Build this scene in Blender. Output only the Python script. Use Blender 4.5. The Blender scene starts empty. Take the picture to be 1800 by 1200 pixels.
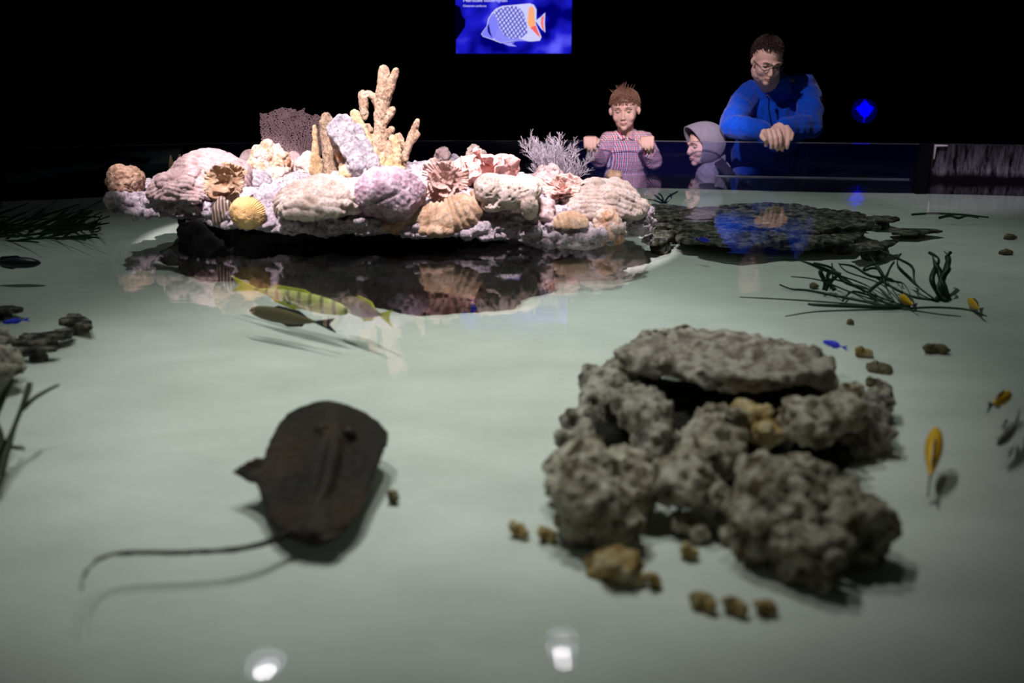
import bpy, bmesh, math, random
import numpy as np
from mathutils import Vector, Matrix, Euler, noise as mnoise

random.seed(7)
PI = math.pi
SC = bpy.context.scene
COL = SC.collection

# ------------------------------------------------------------------ camera
H = 0.575                      # camera height above the water (water surface is z = 0)
F = 1750.0                     # focal length in pixels of the 1800x1200 frame
PITCH = math.radians(16.1)
cam = bpy.data.cameras.new('camera')
cam.sensor_width = 36.0
cam.lens = 36.0 * F / 1800.0
cam.clip_start = 0.05
cam.dof.use_dof = True
cam.dof.focus_distance = 3.75
cam.dof.aperture_fstop = 1.9
camo = bpy.data.objects.new('camera', cam)
COL.objects.link(camo)
camo.location = (0, 0, H)
camo.rotation_euler = (PI / 2 - PITCH, 0, 0)
SC.camera = camo

# ------------------------------------------------------------------ world, exposure
w = bpy.data.worlds.new('world')
SC.world = w
w.use_nodes = True
w.node_tree.nodes['Background'].inputs[0].default_value = (0.02, 0.03, 0.06, 1)
w.node_tree.nodes['Background'].inputs[1].default_value = 0.0
SC.view_settings.view_transform = 'Standard'
SC.view_settings.look = 'None'
SC.view_settings.gamma = 1
SC.view_settings.exposure = 0.0
SC.view_settings.use_curve_mapping = False
SC.cycles.use_denoising = True
SC.cycles.max_bounces = 8
SC.cycles.transparent_max_bounces = 12
SC.cycles.sample_clamp_indirect = 4.0

# ------------------------------------------------------------------ lights
def spot(name, loc, aim, power, size, blend=1.0, soft=0.06, col=(1, 1, 1)):
    l = bpy.data.lights.new(name, 'SPOT')
    l.energy = power
    l.color = col
    l.spot_size = math.radians(size)
    l.spot_blend = blend
    l.shadow_soft_size = soft
    o = bpy.data.objects.new(name, l)
    COL.objects.link(o)
    o.location = loc
    d = Vector(aim) - Vector(loc)
    o.rotation_euler = d.to_track_quat('-Z', 'Y').to_euler()
    return o

CAN_Z = 2.5                    # height of the two can lamps whose reflections show in the water
for _p, _e in (((-0.95, 1.75, 3.4), 210), ((0.25, 2.05, 3.4), 130), ((-0.50, 2.75, 3.4), 170)):
    spot('spot_pool', _p, (-0.18, 2.18, 0), _e * 1.04, 43.5, 1.0, 0.07, (1.0, 0.99, 0.985))
spot('spot_pool_far', (0.6, 4.3, 3.2), (0.85, 3.70, 0), 210, 56, 1.0, 0.04, (0.93, 1.0, 0.98))
spot('spot_left', (-1.9, 3.3, 3.0), (-1.30, 3.30, 0), 80, 44, 1.0, 0.05, (0.93, 1.0, 0.97))  # added fill to lift the dim sand left of the island
for _x, _y, _e, _s in ((-1.00, 3.70, 980, 12.8), (-0.62, 3.53, 1040, 15.5), (-0.19, 3.53, 1040, 15.5), (0.18, 3.56, 900, 13.2)):
    spot('spot_island', (_x - 0.15, 1.45, 2.95), (_x, _y, 0.0), _e, _s, 0.15, 0.03, (1.0, 0.87, 0.93))
spot('spot_fan', (-1.2, 1.2, 2.65), (-0.78, 3.95, 0.40), 420, 8.5, 0.4, 0.02, (1.0, 0.87, 0.93))  # extra unseen spot, added to brighten the sea fan the island spots miss
spot('spot_boy', (0.1, 1.6, 2.0), (0.74, 5.12, 0.16), 800, 14, 0.5, 0.02, (1.0, 0.82, 0.92))
spot('spot_man', (-0.5, 3.1, 2.2), (1.30, 5.10, 0.26), 240, 17, 0.8, 0.02, (1.0, 0.84, 0.92))
spot('spot_post', (1.6, 3.4, 2.4), (2.1, 4.7, 0.1), 110, 26, 1.0, 0.03, (0.92, 0.85, 1.0))

# ------------------------------------------------------------------ pixel helpers
CP, SP = math.cos(PITCH), math.sin(PITCH)
def ray(px, py):
    a = (px - 900.0) / F
    b = (600.0 - py) / F
    return Vector((a, CP + b * SP, -SP + b * CP))
def Pz(px, py, z):
    r = ray(px, py)
    return Vector((0, 0, H)) + r * ((z - H) / r.z)
def PY(px, py, Y):
    r = ray(px, py)
    return Vector((0, 0, H)) + r * (Y / r.y)
def depth(p):
    return p.y * CP + (H - p.z) * SP
def ppm(p):                    # pixels per metre at a point
    return F / depth(p)

# ------------------------------------------------------------------ numpy noise
_rs = np.random.RandomState(5)
_perm = _rs.permutation(256)
_perm = np.concatenate([_perm, _perm, _perm])
_grad = _rs.normal(size=(256, 3))
_grad /= np.linalg.norm(_grad, axis=1)[:, None]
def perlin(p):
    p = np.asarray(p, float)
    i = np.floor(p).astype(int)
    f = p - i
    i &= 255
    u = f * f * f * (f * (f * 6 - 15) + 10)
    out = 0
    for dx in (0, 1):
        for dy in (0, 1):
            for dz in (0, 1):
                h = _perm[_perm[_perm[(i[:, 0] + dx) & 255] + ((i[:, 1] + dy) & 255)] + ((i[:, 2] + dz) & 255)]
                g = _grad[h & 255]
                d = f - np.array([dx, dy, dz])
                wgt = (u[:, 0] if dx else 1 - u[:, 0]) * (u[:, 1] if dy else 1 - u[:, 1]) * (u[:, 2] if dz else 1 - u[:, 2])
                out = out + wgt * (g * d).sum(1)
    return out * 1.6
def fbm(p, octv=4, gain=0.5):
    s, a = 0, 1.0
    p = np.asarray(p, float)
    for k in range(octv):
        s = s + a * perlin(p + 17.3 * k)
        p = p * 2.03
        a *= gain
    return s
def ridged(p, octv=4):
    s, a = 0, 1.0
    p = np.asarray(p, float)
    for k in range(octv):
        s = s + a * (1 - 2 * np.abs(perlin(p + 9.1 * k)))
        p = p * 2.1
        a *= 0.5
    return s
def worley(p, seed=3):         # distance to nearest jittered cell point
    p = np.asarray(p, float)
    i = np.floor(p).astype(int)
    best = np.full(len(p), 9.0)
    rs = np.random.RandomState(seed)
    tab = rs.rand(256, 3)
    for dx in (-1, 0, 1):
        for dy in (-1, 0, 1):
            for dz in (-1, 0, 1):
                c = i + np.array([dx, dy, dz])
                h = _perm[_perm[_perm[c[:, 0] & 255] + (c[:, 1] & 255)] + (c[:, 2] & 255)] & 255
                q = c + tab[h]
                d = np.sqrt(((q - p) ** 2).sum(1))
                best = np.minimum(best, d)
    return best

# ------------------------------------------------------------------ object helpers
def tag(o, label=None, cat=None, group=None, kind=None):
    if label: o['label'] = label
    if cat: o['category'] = cat
    if group: o['group'] = group
    if kind: o['kind'] = kind
    return o
def empty(name, loc=(0, 0, 0)):
    o = bpy.data.objects.new(name, None)
    COL.objects.link(o)
    o.location = loc
    o.empty_display_size = 0.05
    return o
def mk(name, V, Fc, mat, parent=None, origin=None, smooth=True):
    """V are world coordinates; the object's origin goes to `origin` (default: base centre)."""
    V = np.asarray(V, float)
    if origin is None:
        if parent is not None:
            origin = tuple(WORLD[parent.name])
        else:
            origin = ((V[:, 0].min() + V[:, 0].max()) / 2, (V[:, 1].min() + V[:, 1].max()) / 2, V[:, 2].min())
    O = np.array(origin)
    me = bpy.data.meshes.new(name)
    me.from_pydata((V - O).tolist(), [], [tuple(f) for f in Fc])
    me.update()
    if smooth:
        me.polygons.foreach_set('use_smooth', [True] * len(me.polygons))
    if mat is not None:
        me.materials.append(mat)
    o = bpy.data.objects.new(name, me)
    COL.objects.link(o)
    if parent is not None:
        o.parent = parent
        o.location = O - np.array(WORLD[parent.name])
    else:
        o.location = origin
    WORLD[o.name] = tuple(O)
    return o
WORLD = {}
def group_empty(name, loc):
    o = empty(name, loc)
    WORLD[o.name] = tuple(loc)
    return o

_ico = {}
def ico(sub):
    if sub not in _ico:
        bm = bmesh.new()
        bmesh.ops.create_icosphere(bm, subdivisions=sub, radius=1)
        V = np.array([v.co[:] for v in bm.verts])
        Fc = np.array([[v.index for v in f.verts] for f in bm.faces])
        bm.free()
        _ico[sub] = (V, Fc)
    return _ico[sub]

class Sculpt:
    """collects closed blobs; build() fuses them by voxel remeshing into one continuous skin"""
    def __init__(s, M=None):
        s.V, s.F, s.n = [], [], 0
        s.M = M or Matrix.Identity(4)
    def _add(s, V, Fc):
        V = np.asarray(V, float)
        A = np.array(s.M)
        V = V @ A[:3, :3].T + A[:3, 3]
        s.V.append(V)
        s.F += [tuple(int(i) + s.n for i in f) for f in Fc]
        s.n += len(V)
    def ell(s, c, r, rot=None, sub=3, flat=None):
        V, Fc = ico(sub)
        if flat is not None:
            V = V.copy(); V[:, 2] = np.where(V[:, 2] < 0, V[:, 2] * flat, V[:, 2])
        if not hasattr(r, '__len__'): r = (r, r, r)
        V = V * np.array(r)
        if rot is not None:
            V = V @ np.array(Euler(rot).to_matrix()).T
        s._add(V + np.array(c), Fc)
        return s
    def chain(s, pts, rad, n=12, sub=2):
        pts = [np.array(p, float) for p in pts]
        for i, p in enumerate(pts):
            s.ell(p, rad[i], sub=sub)
        for i in range(len(pts) - 1):
            a, b = pts[i], pts[i + 1]
            d = b - a
            L = np.linalg.norm(d)
            if L < 1e-6: continue
            d /= L
            t = np.array([1, 0, 0]) if abs(d[0]) < 0.8 else np.array([0, 1, 0])
            u = np.cross(d, t); u /= np.linalg.norm(u)
            v = np.cross(d, u)
            an = np.arange(n) * 2 * PI / n
            ring = np.outer(np.cos(an), u) + np.outer(np.sin(an), v)
            V = np.vstack([a + ring * rad[i], b + ring * rad[i + 1], [a], [b]])
            Fc = []
            for k in range(n):
                k2 = (k + 1) % n
                Fc.append((k, k2, n + k2, n + k))
                Fc.append((k2, k, 2 * n))
                Fc.append((n + k, n + k2, 2 * n + 1))
            s._add(V, Fc)
        return s
    def raw(s, V, Fc):
        s._add(V, Fc)
        return s
    def arrays(s, voxel, smooth=2):
        V = np.vstack(s.V)
        me = bpy.data.meshes.new('tmp')
        me.from_pydata(V.tolist(), [], s.F)
        o = bpy.data.objects.new('tmp', me)
        COL.objects.link(o)
        m = o.modifiers.new('r', 'REMESH')
        m.mode = 'VOXEL'
        m.voxel_size = voxel
        m.adaptivity = 0
        if smooth:
            k = o.modifiers.new('s', 'SMOOTH')
            k.factor = 0.5
            k.iterations = smooth
        dg = bpy.context.evaluated_depsgraph_get()
        ev = o.evaluated_get(dg)
        m2 = ev.to_mesh()
        n = len(m2.vertices)
        co = np.empty(n * 3); m2.vertices.foreach_get('co', co)
        no = np.empty(n * 3); m2.vertices.foreach_get('normal', no)
        fs = [tuple(p.vertices) for p in m2.polygons]
        ev.to_mesh_clear()
        bpy.data.objects.remove(o)
        bpy.data.meshes.remove(me)
        return co.reshape(-1, 3), no.reshape(-1, 3), fs
    def build(s, name, mat, voxel, smooth=2, disp=None, **kw):
        V, N, Fc = s.arrays(voxel, smooth)
        if disp is not None:
            r = disp(V, N)
            V = r if r.ndim == 2 else V + N * r[:, None]
        return mk(name, V, Fc, mat, **kw)

def tube_arrays(pts, rad, n=6, cap=True):
    pts = [np.array(p, float) for p in pts]
    m = len(pts)
    if not hasattr(rad, '__len__'): rad = [rad] * m
    V, Fc = [], []
    u = None
    for i in range(m):
        d = pts[min(i + 1, m - 1)] - pts[max(i - 1, 0)]
        d = d / (np.linalg.norm(d) + 1e-9)
        if u is None:
            t = np.array([1, 0, 0]) if abs(d[0]) < 0.8 else np.array([0, 1, 0])
            u = np.cross(d, t)
        u = u - d * (u @ d)
        u /= (np.linalg.norm(u) + 1e-9)
        v = np.cross(d, u)
        for k in range(n):
            a = 2 * PI * k / n
            V.append(pts[i] + (u * math.cos(a) + v * math.sin(a)) * rad[i])
    for i in range(m - 1):
        for k in range(n):
            k2 = (k + 1) % n
            Fc.append((i * n + k, i * n + k2, (i + 1) * n + k2, (i + 1) * n + k))
    if cap:
        Fc.append(tuple(range(n))[::-1])
        Fc.append(tuple((m - 1) * n + k for k in range(n)))
    return np.array(V), Fc
class Multi:
    def __init__(s): s.V, s.F, s.n = [], [], 0
    def add(s, V, Fc):
        V = np.asarray(V, float)
        s.V.append(V); s.F += [tuple(int(i) + s.n for i in f) for f in Fc]; s.n += len(V)
        return s
    def tube(s, pts, rad, n=6): return s.add(*tube_arrays(pts, rad, n))
    def build(s, name, mat, **kw): return mk(name, np.vstack(s.V), s.F, mat, **kw)
def box_arrays(lo, hi):
    x0, y0, z0 = lo; x1, y1, z1 = hi
    V = [(x0, y0, z0), (x1, y0, z0), (x1, y1, z0), (x0, y1, z0), (x0, y0, z1), (x1, y0, z1), (x1, y1, z1), (x0, y1, z1)]
    return V, [(3, 2, 1, 0), (4, 5, 6, 7), (0, 1, 5, 4), (1, 2, 6, 5), (2, 3, 7, 6), (3, 0, 4, 7)]
def prism_arrays(poly, z0, z1):
    n = len(poly)
    V = [(p[0], p[1], z0) for p in poly] + [(p[0], p[1], z1) for p in poly]
    Fc = [tuple(range(n))[::-1], tuple(range(n, 2 * n))]
    for i in range(n):
        j = (i + 1) % n
        Fc.append((i, j, n + j, n + i))
    return V, Fc

# ------------------------------------------------------------------ materials
def new_mat(name):
    m = bpy.data.materials.new(name)
    m.use_nodes = True
    nt = m.node_tree
    return m, nt, nt.nodes['Principled BSDF']
def flat(name, col, rough=0.6, spec=0.3, metal=0.0):
    m, nt, b = new_mat(name)
    b.inputs['Base Color'].default_value = (*col, 1)
    b.inputs['Roughness'].default_value = rough
    b.inputs['Specular IOR Level'].default_value = spec
    b.inputs['Metallic'].default_value = metal
    return m
def emit(name, col, s=1.0):
    m = bpy.data.materials.new(name)
    m.use_nodes = True
    nt = m.node_tree
    nt.nodes.clear()
    e = nt.nodes.new('ShaderNodeEmission')
    e.inputs[0].default_value = (*col, 1)
    e.inputs[1].default_value = s
    o = nt.nodes.new('ShaderNodeOutputMaterial')
    nt.links.new(e.outputs[0], o.inputs[0])
    return m
def stone(name, cols, scale=30, bump=0.4, fine=220, rough=0.85, spec=0.15, spots=None, dist=0.004, speck=None, speck_amt=0.0, speck_scale=90, speck_lo=0.50, tight=0.0):
    """mottled mineral / coral skin: noise colour mix, two-scale bump, optional worley pits"""
    m, nt, b = new_mat(name)
    L = nt.links
    tc = nt.nodes.new('ShaderNodeTexCoord')
    n1 = nt.nodes.new('ShaderNodeTexNoise')
    n1.inputs['Scale'].default_value = scale
    n1.inputs['Detail'].default_value = 6
    n1.inputs['Roughness'].default_value = 0.65
    L.new(tc.outputs['Object'], n1.inputs['Vector'])
    cr = nt.nodes.new('ShaderNodeValToRGB')
    el = cr.color_ramp.elements
    k = len(cols)
    pos = [0.32 + tight + (0.36 - 2 * tight) * i / (k - 1) for i in range(k)]
    el[0].position = pos[0]; el[0].color = (*cols[0], 1)
    el[1].position = pos[-1]; el[1].color = (*cols[-1], 1)
    for i in range(1, k - 1):
        e = el.new(pos[i]); e.color = (*cols[i], 1)
    L.new(n1.outputs['Fac'], cr.inputs['Fac'])
    if speck:
        n3 = nt.nodes.new('ShaderNodeTexNoise')
        n3.inputs['Scale'].default_value = speck_scale
        n3.inputs['Detail'].default_value = 5
        n3.inputs['Roughness'].default_value = 0.7
        L.new(tc.outputs['Object'], n3.inputs['Vector'])
        c3 = nt.nodes.new('ShaderNodeValToRGB')
        c3.color_ramp.elements[0].position = speck_lo; c3.color_ramp.elements[0].color = (0, 0, 0, 1)
        c3.color_ramp.elements[1].position = speck_lo + .12; c3.color_ramp.elements[1].color = (speck_amt,) * 3 + (1,)
        L.new(n3.outputs['Fac'], c3.inputs['Fac'])
        mxs = nt.nodes.new('ShaderNodeMix'); mxs.data_type = 'RGBA'
        mxs.inputs['B'].default_value = (*speck, 1)
        L.new(c3.outputs['Color'], mxs.inputs['Factor']); L.new(cr.outputs['Color'], mxs.inputs['A'])
        L.new(mxs.outputs['Result'], b.inputs['Base Color'])
    else:
        L.new(cr.outputs['Color'], b.inputs['Base Color'])
    n2 = nt.nodes.new('ShaderNodeTexNoise')
    n2.inputs['Scale'].default_value = fine
    n2.inputs['Detail'].default_value = 8
    n2.inputs['Roughness'].default_value = 0.7
    L.new(tc.outputs['Object'], n2.inputs['Vector'])
    bp = nt.nodes.new('ShaderNodeBump')
    bp.inputs['Strength'].default_value = bump
    bp.inputs['Distance'].default_value = dist
    L.new(n2.outputs['Fac'], bp.inputs['Height'])
    last = bp
    if spots:
        vo = nt.nodes.new('ShaderNodeTexVoronoi')
        vo.inputs['Scale'].default_value = spots
        L.new(tc.outputs['Object'], vo.inputs['Vector'])
        b2 = nt.nodes.new('ShaderNodeBump')
        b2.inputs['Strength'].default_value = 0.8
        b2.inputs['Distance'].default_value = dist
        L.new(vo.outputs['Distance'], b2.inputs['Height'])
        L.new(bp.outputs['Normal'], b2.inputs['Normal'])
        last = b2
    L.new(last.outputs['Normal'], b.inputs['Normal'])
    b.inputs['Roughness'].default_value = rough
    b.inputs['Specular IOR Level'].default_value = spec
    return m
def cloth(name, cols, scale=60, bump=0.25, fine=700, rough=0.95, sheen=0.2):
    m = stone(name, cols, scale, bump, fine, rough, 0.05, dist=0.001)
    m.node_tree.nodes['Principled BSDF'].inputs['Sheen Weight'].default_value = sheen
    return m

M = {}
SPK = dict(speck=(0.16, 0.11, 0.11), speck_amt=0.5, speck_scale=120)
M['crust'] = stone('crust_pink_white', [(0.36, 0.29, 0.33), (0.66, 0.56, 0.61), (0.80, 0.72, 0.76)], 28, 1.0, 110, dist=0.014, speck=(0.06, 0.045, 0.06), speck_amt=0.7, speck_scale=100)
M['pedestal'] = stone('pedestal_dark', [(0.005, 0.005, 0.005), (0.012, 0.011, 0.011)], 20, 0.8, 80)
M['coral_tan'] = stone('coral_tan', [(0.40, 0.22, 0.13), (0.64, 0.42, 0.27), (0.76, 0.58, 0.44)], 30, 1.0, 170, dist=0.008, **SPK)
M['coral_brown'] = stone('coral_brown', [(0.26, 0.13, 0.08), (0.54, 0.33, 0.22), (0.72, 0.52, 0.40)], 40, 1.0, 150, dist=0.009, **SPK)
M['coral_mauve'] = stone('coral_mauve', [(0.34, 0.22, 0.21), (0.55, 0.40, 0.39), (0.70, 0.57, 0.56)], 30, 1.0, 150, dist=0.009, **SPK)
M['coral_finger'] = stone('coral_finger', [(0.30, 0.19, 0.13), (0.55, 0.39, 0.26), (0.68, 0.54, 0.40)], 26, 1.0, 230, dist=0.008, speck=(0.16, 0.09, 0.07), speck_amt=0.8, speck_scale=160)
M['coral_finger_yellow'] = stone('coral_finger_yellow', [(0.50, 0.31, 0.14), (0.68, 0.49, 0.27), (0.78, 0.62, 0.44)], 22, 1.0, 230, dist=0.007, speck=(0.34, 0.20, 0.12), speck_amt=0.7, speck_scale=150)
M['coral_grey'] = stone('coral_grey', [(0.24, 0.22, 0.26), (0.42, 0.39, 0.42), (0.60, 0.56, 0.58)], 40, 1.0, 150, dist=0.010, **SPK)
M['coral_orange'] = stone('coral_orange', [(0.60, 0.24, 0.10), (0.70, 0.44, 0.30), (0.78, 0.62, 0.55), (0.80, 0.70, 0.66)], 22, 1.0, 150, dist=0.009, **SPK)
M['coral_yellow'] = stone('coral_yellow', [(0.66, 0.40, 0.20), (0.80, 0.52, 0.22), (0.82, 0.62, 0.40)], 12, 0.7, 200)
M['coral_purple'] = stone('coral_purple', [(0.30, 0.15, 0.20), (0.52, 0.37, 0.44), (0.72, 0.61, 0.68)], 26, 1.0, 150, dist=0.008, spots=80, **SPK)
M['coral_pink'] = stone('coral_pink', [(0.62, 0.24, 0.22), (0.78, 0.44, 0.40), (0.82, 0.60, 0.57)], 26, 0.8, 160, dist=0.006)
M['coral_rose'] = stone('coral_rose', [(0.58, 0.33, 0.27), (0.74, 0.48, 0.42), (0.80, 0.62, 0.57)], 30, 0.9, 160, dist=0.006, **SPK)
M['coral_honey'] = stone('coral_honey', [(0.52, 0.39, 0.30), (0.68, 0.55, 0.48), (0.78, 0.68, 0.64)], 30, 1.0, 150, dist=0.008, **SPK)
M['coral_fan'] = stone('sea_fan_mauve', [(0.24, 0.155, 0.16), (0.36, 0.25, 0.26)], 20, 0.3, 260)
M['coral_whip'] = stone('whip_lilac', [(0.28, 0.24, 0.28), (0.44, 0.39, 0.44)], 20, 0.3, 260)
RK = dict(speck=(0.02, 0.018, 0.014), speck_amt=0.6, speck_scale=60, speck_lo=0.57, tight=0.08)
M['rock_sub'] = stone('rock_olive', [(0.12, 0.10, 0.08), (0.46, 0.42, 0.34), (0.78, 0.72, 0.60)], 30, 1.0, 80, dist=0.016, **RK)
M['rock_lump'] = stone('rock_ochre', [(0.16, 0.12, 0.07), (0.60, 0.53, 0.40), (0.88, 0.82, 0.66)], 32, 1.0, 80, dist=0.016, **RK)
M['rock_yellow'] = stone('rock_yellow', [(0.36, 0.22, 0.06), (0.60, 0.44, 0.20), (0.74, 0.64, 0.40)], 30, 1.0, 80, dist=0.012, **RK)
M['slab_sub'] = stone('slab_brown', [(0.26, 0.22, 0.18), (0.50, 0.44, 0.37), (0.68, 0.62, 0.53)], 34, 1.0, 90, dist=0.014, **RK)
M['hollow'] = stone('hollow_shade', [(0.006, 0.006, 0.005), (0.02, 0.018, 0.014)], 30, 1.0, 90)  # near black colour paints the deep shade in the pile's gaps
M['rubble'] = stone('rubble_tan', [(0.12, 0.10, 0.06), (0.30, 0.25, 0.14)], 60, 1.0, 200)
M['reef_flat'] = stone('reef_flat', [(0.03, 0.03, 0.026), (0.13, 0.125, 0.10), (0.34, 0.31, 0.25)], 26, 1.0, 90, dist=0.014, **RK)
M['grass'] = flat('grass_dark', (0.008, 0.035, 0.012), 0.5)
M['grass2'] = flat('grass_green', (0.016, 0.026, 0.006), 0.5)
M['black'] = flat('black_paint', (0.004, 0.004, 0.005), 0.7, 0.1)
M['blackwall'] = flat('black_wall', (0.003, 0.003, 0.004), 0.95, 0.0)

# ------------------------------------------------------------------ the room
def sand_z(y):
    t = min(1, max(0, (y - 0.9) / (4.7 - 0.9)))
    return -0.20 + 0.135 * t
BACK = [(-4.2, 4.15), (-2.3, 4.55), (-1.5, 4.80), (-0.5, 4.96), (0.6, 4.97), (1.93, 4.78), (3.7, 4.42)]
FLOOR_Z = -0.76
RIM_Z = PY(1350, 250, 4.87).z

V, Fc = box_arrays((-7, -2, FLOOR_Z - 0.1), (7, 8, FLOOR_Z)); tag(mk('floor', V, Fc, M['blackwall'], smooth=False), kind='structure')
V, Fc = box_arrays((-7, 6.6, FLOOR_Z), (7, 6.7, 3.6)); tag(mk('wall_back', V, Fc, M['blackwall'], smooth=False), kind='structure')
V, Fc = box_arrays((-7.1, -2, FLOOR_Z), (-7, 6.7, 3.6)); tag(mk('wall_left', V, Fc, M['blackwall'], smooth=False), kind='structure')
V, Fc = box_arrays((7, -2, FLOOR_Z), (7.1, 6.7, 3.6)); tag(mk('wall_right', V, Fc, M['blackwall'], smooth=False), kind='structure')
V, Fc = box_arrays((-7, -2, 3.6), (7, 6.7, 3.7)); tag(mk('ceiling', V, Fc, M['blackwall'], smooth=False), kind='structure')

# sand bed: gently rolling heightfield inside the tank
def sand_mesh():
    nx, ny = 260, 190
    xs = np.linspace(-4.2, 3.7, nx); ys = np.linspace(-0.5, 1, ny)
    bx = [b[0] for b in BACK]; by = [b[1] for b in BACK]
    V = []
    for j in range(ny):
        t = j / (ny - 1)
        for x in xs:
            yb = np.interp(x, bx, by)
            y = -0.5 + (yb + 0.5) * t
            V.append((x, y, sand_z(y)))
    V = np.array(V)
    n = fbm(np.c_[V[:, 0] * 1.3, V[:, 1] * 2.2, np.zeros(len(V))], 3)
    V[:, 2] += 0.006 * n
    Fc = [(j * nx + i, j * nx + i + 1, (j + 1) * nx + i + 1, (j + 1) * nx + i) for j in range(ny - 1) for i in range(nx - 1)]
    return V, Fc
m, nt, b = new_mat('sand')
L = nt.links
tc = nt.nodes.new('ShaderNodeTexCoord')
n1 = nt.nodes.new('ShaderNodeTexNoise'); n1.inputs['Scale'].default_value = 2.6; n1.inputs['Detail'].default_value = 7; n1.inputs['Roughness'].default_value = 0.6
mp = nt.nodes.new('ShaderNodeMapping'); mp.inputs['Scale'].default_value = (1, 2.0, 1)
L.new(tc.outputs['Object'], mp.inputs[0]); L.new(mp.outputs[0], n1.inputs['Vector'])
cr = nt.nodes.new('ShaderNodeValToRGB')
cr.color_ramp.elements[0].position = 0.3; cr.color_ramp.elements[0].color = (0.455, 0.492, 0.44, 1)
cr.color_ramp.elements[1].position = 0.7; cr.color_ramp.elements[1].color = (0.58, 0.622, 0.565, 1)
L.new(n1.outputs['Fac'], cr.inputs['Fac']); L.new(cr.outputs['Color'], b.inputs['Base Color'])
n2 = nt.nodes.new('ShaderNodeTexNoise'); n2.inputs['Scale'].default_value = 35; n2.inputs['Detail'].default_value = 6
L.new(tc.outputs['Object'], n2.inputs['Vector'])
bp = nt.nodes.new('ShaderNodeBump'); bp.inputs['Strength'].default_value = 0.25; bp.inputs['Distance'].default_value = 0.01
L.new(n2.outputs['Fac'], bp.inputs['Height']); L.new(bp.outputs['Normal'], b.inputs['Normal'])
b.inputs['Roughness'].default_value = 0.95; b.inputs['Specular IOR Level'].default_value = 0.05
M['sand'] = m
V, Fc = sand_mesh()
tag(mk('sand_floor', V, Fc, M['sand']), kind='structure')

def clear_mat(name, ior, tint, bump_scale=None, bump=0.0, haze=None, haze_w=0.0):
    """clear sheet: Fresnel mix of a mirror reflection and tinted see-through"""
    m = bpy.data.materials.new(name); m.use_nodes = True
    nt = m.node_tree; nt.nodes.clear(); L = nt.links
    out = nt.nodes.new('ShaderNodeOutputMaterial')
    fr = nt.nodes.new('ShaderNodeFresnel'); fr.inputs['IOR'].default_value = ior
    tr = nt.nodes.new('ShaderNodeBsdfTransparent'); tr.inputs[0].default_value = (*tint, 1)
    gl = nt.nodes.new('ShaderNodeBsdfGlossy'); gl.inputs['Roughness'].default_value = 0.0
    mx = nt.nodes.new('ShaderNodeMixShader')
    L.new(fr.outputs[0], mx.inputs[0]); L.new(tr.outputs[0], mx.inputs[1]); L.new(gl.outputs[0], mx.inputs[2])
    if bump_scale:
        tc = nt.nodes.new('ShaderNodeTexCoord')
        mp = nt.nodes.new('ShaderNodeMapping'); mp.inputs['Scale'].default_value = bump_scale
        L.new(tc.outputs['Object'], mp.inputs[0])
        nz = nt.nodes.new('ShaderNodeTexNoise'); nz.inputs['Scale'].default_value = 1.0; nz.inputs['Detail'].default_value = 2.5
        L.new(mp.outputs[0], nz.inputs['Vector'])
        bp = nt.nodes.new('ShaderNodeBump'); bp.inputs['Strength'].default_value = 1.0; bp.inputs['Distance'].default_value = bump
        L.new(nz.outputs['Fac'], bp.inputs['Height'])
        L.new(bp.outputs['Normal'], gl.inputs['Normal'])
    last = mx
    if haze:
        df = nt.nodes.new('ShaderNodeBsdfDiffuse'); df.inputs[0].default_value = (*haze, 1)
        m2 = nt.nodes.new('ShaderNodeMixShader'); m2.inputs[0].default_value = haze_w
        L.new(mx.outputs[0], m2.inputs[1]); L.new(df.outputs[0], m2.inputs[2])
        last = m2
    L.new(last.outputs[0], out.inputs['Surface'])
    return m
M['water'] = clear_mat('water', 1.333, (0.955, 0.985, 0.965), (3.5, 13, 1), 0.0006)
M['acrylic'] = clear_mat('acrylic', 1.30, (0.88, 0.89, 0.96), None, 0, (0.03, 0.035, 0.5), 0.018)  # faint navy diffuse stands in for blue light reflected in the panel
M['acrylic_lip'] = clear_mat('acrylic_lip', 1.45, (0.75, 0.75, 0.8), None, 0, (0.3, 0.28, 0.34), 0.22)
M['acrylic_edge'] = flat('acrylic_edge', (0.10, 0.09, 0.12), 0.3, 0.6)

# water surface (a single sheet filling the tank to its walls)
poly = [(-4.2, -0.5), (3.7, -0.5)] + BACK[::-1]
V = [(p[0], p[1], 0.0) for p in poly]
tag(mk('water_surface', V, [tuple(range(len(V)))], M['water'], smooth=False, origin=(0, 0, 0)), kind='structure')

# acrylic back panel, its edge and the tank skirt
def strip(path, t, z0, z1):
    """a wall of thickness t behind a plan path"""
    n = len(path)
    P = [np.array(p) for p in path]
    out = []
    for i in range(n):
        d = P[min(i + 1, n - 1)] - P[max(i - 1, 0)]
        d = d / np.linalg.norm(d)
        out.append(P[i] + np.array([-d[1], d[0]]) * t)
    V, Fc = [], []
    for a, bb in zip(P, out):
        V += [(a[0], a[1], z0), (bb[0], bb[1], z0), (bb[0], bb[1], z1), (a[0], a[1], z1)]
    for i in range(n - 1):
        for k in range(4):
            k2 = (k + 1) % 4
            Fc.append((i * 4 + k2, i * 4 + k, (i + 1) * 4 + k, (i + 1) * 4 + k2))
    Fc.append((0, 1, 2, 3)); e = 4 * (n - 1)
    Fc.append((e + 3, e + 2, e + 1, e))
    return V, Fc
MAIN = BACK[:6]
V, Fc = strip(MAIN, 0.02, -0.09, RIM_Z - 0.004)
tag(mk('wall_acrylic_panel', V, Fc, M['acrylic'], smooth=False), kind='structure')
V, Fc = strip([(p[0], p[1] - 0.001) for p in MAIN], 0.005, RIM_Z - 0.003, RIM_Z + 0.001)
tag(mk('trim_1', V, Fc, M['acrylic_lip'], smooth=False), kind='structure')
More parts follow.
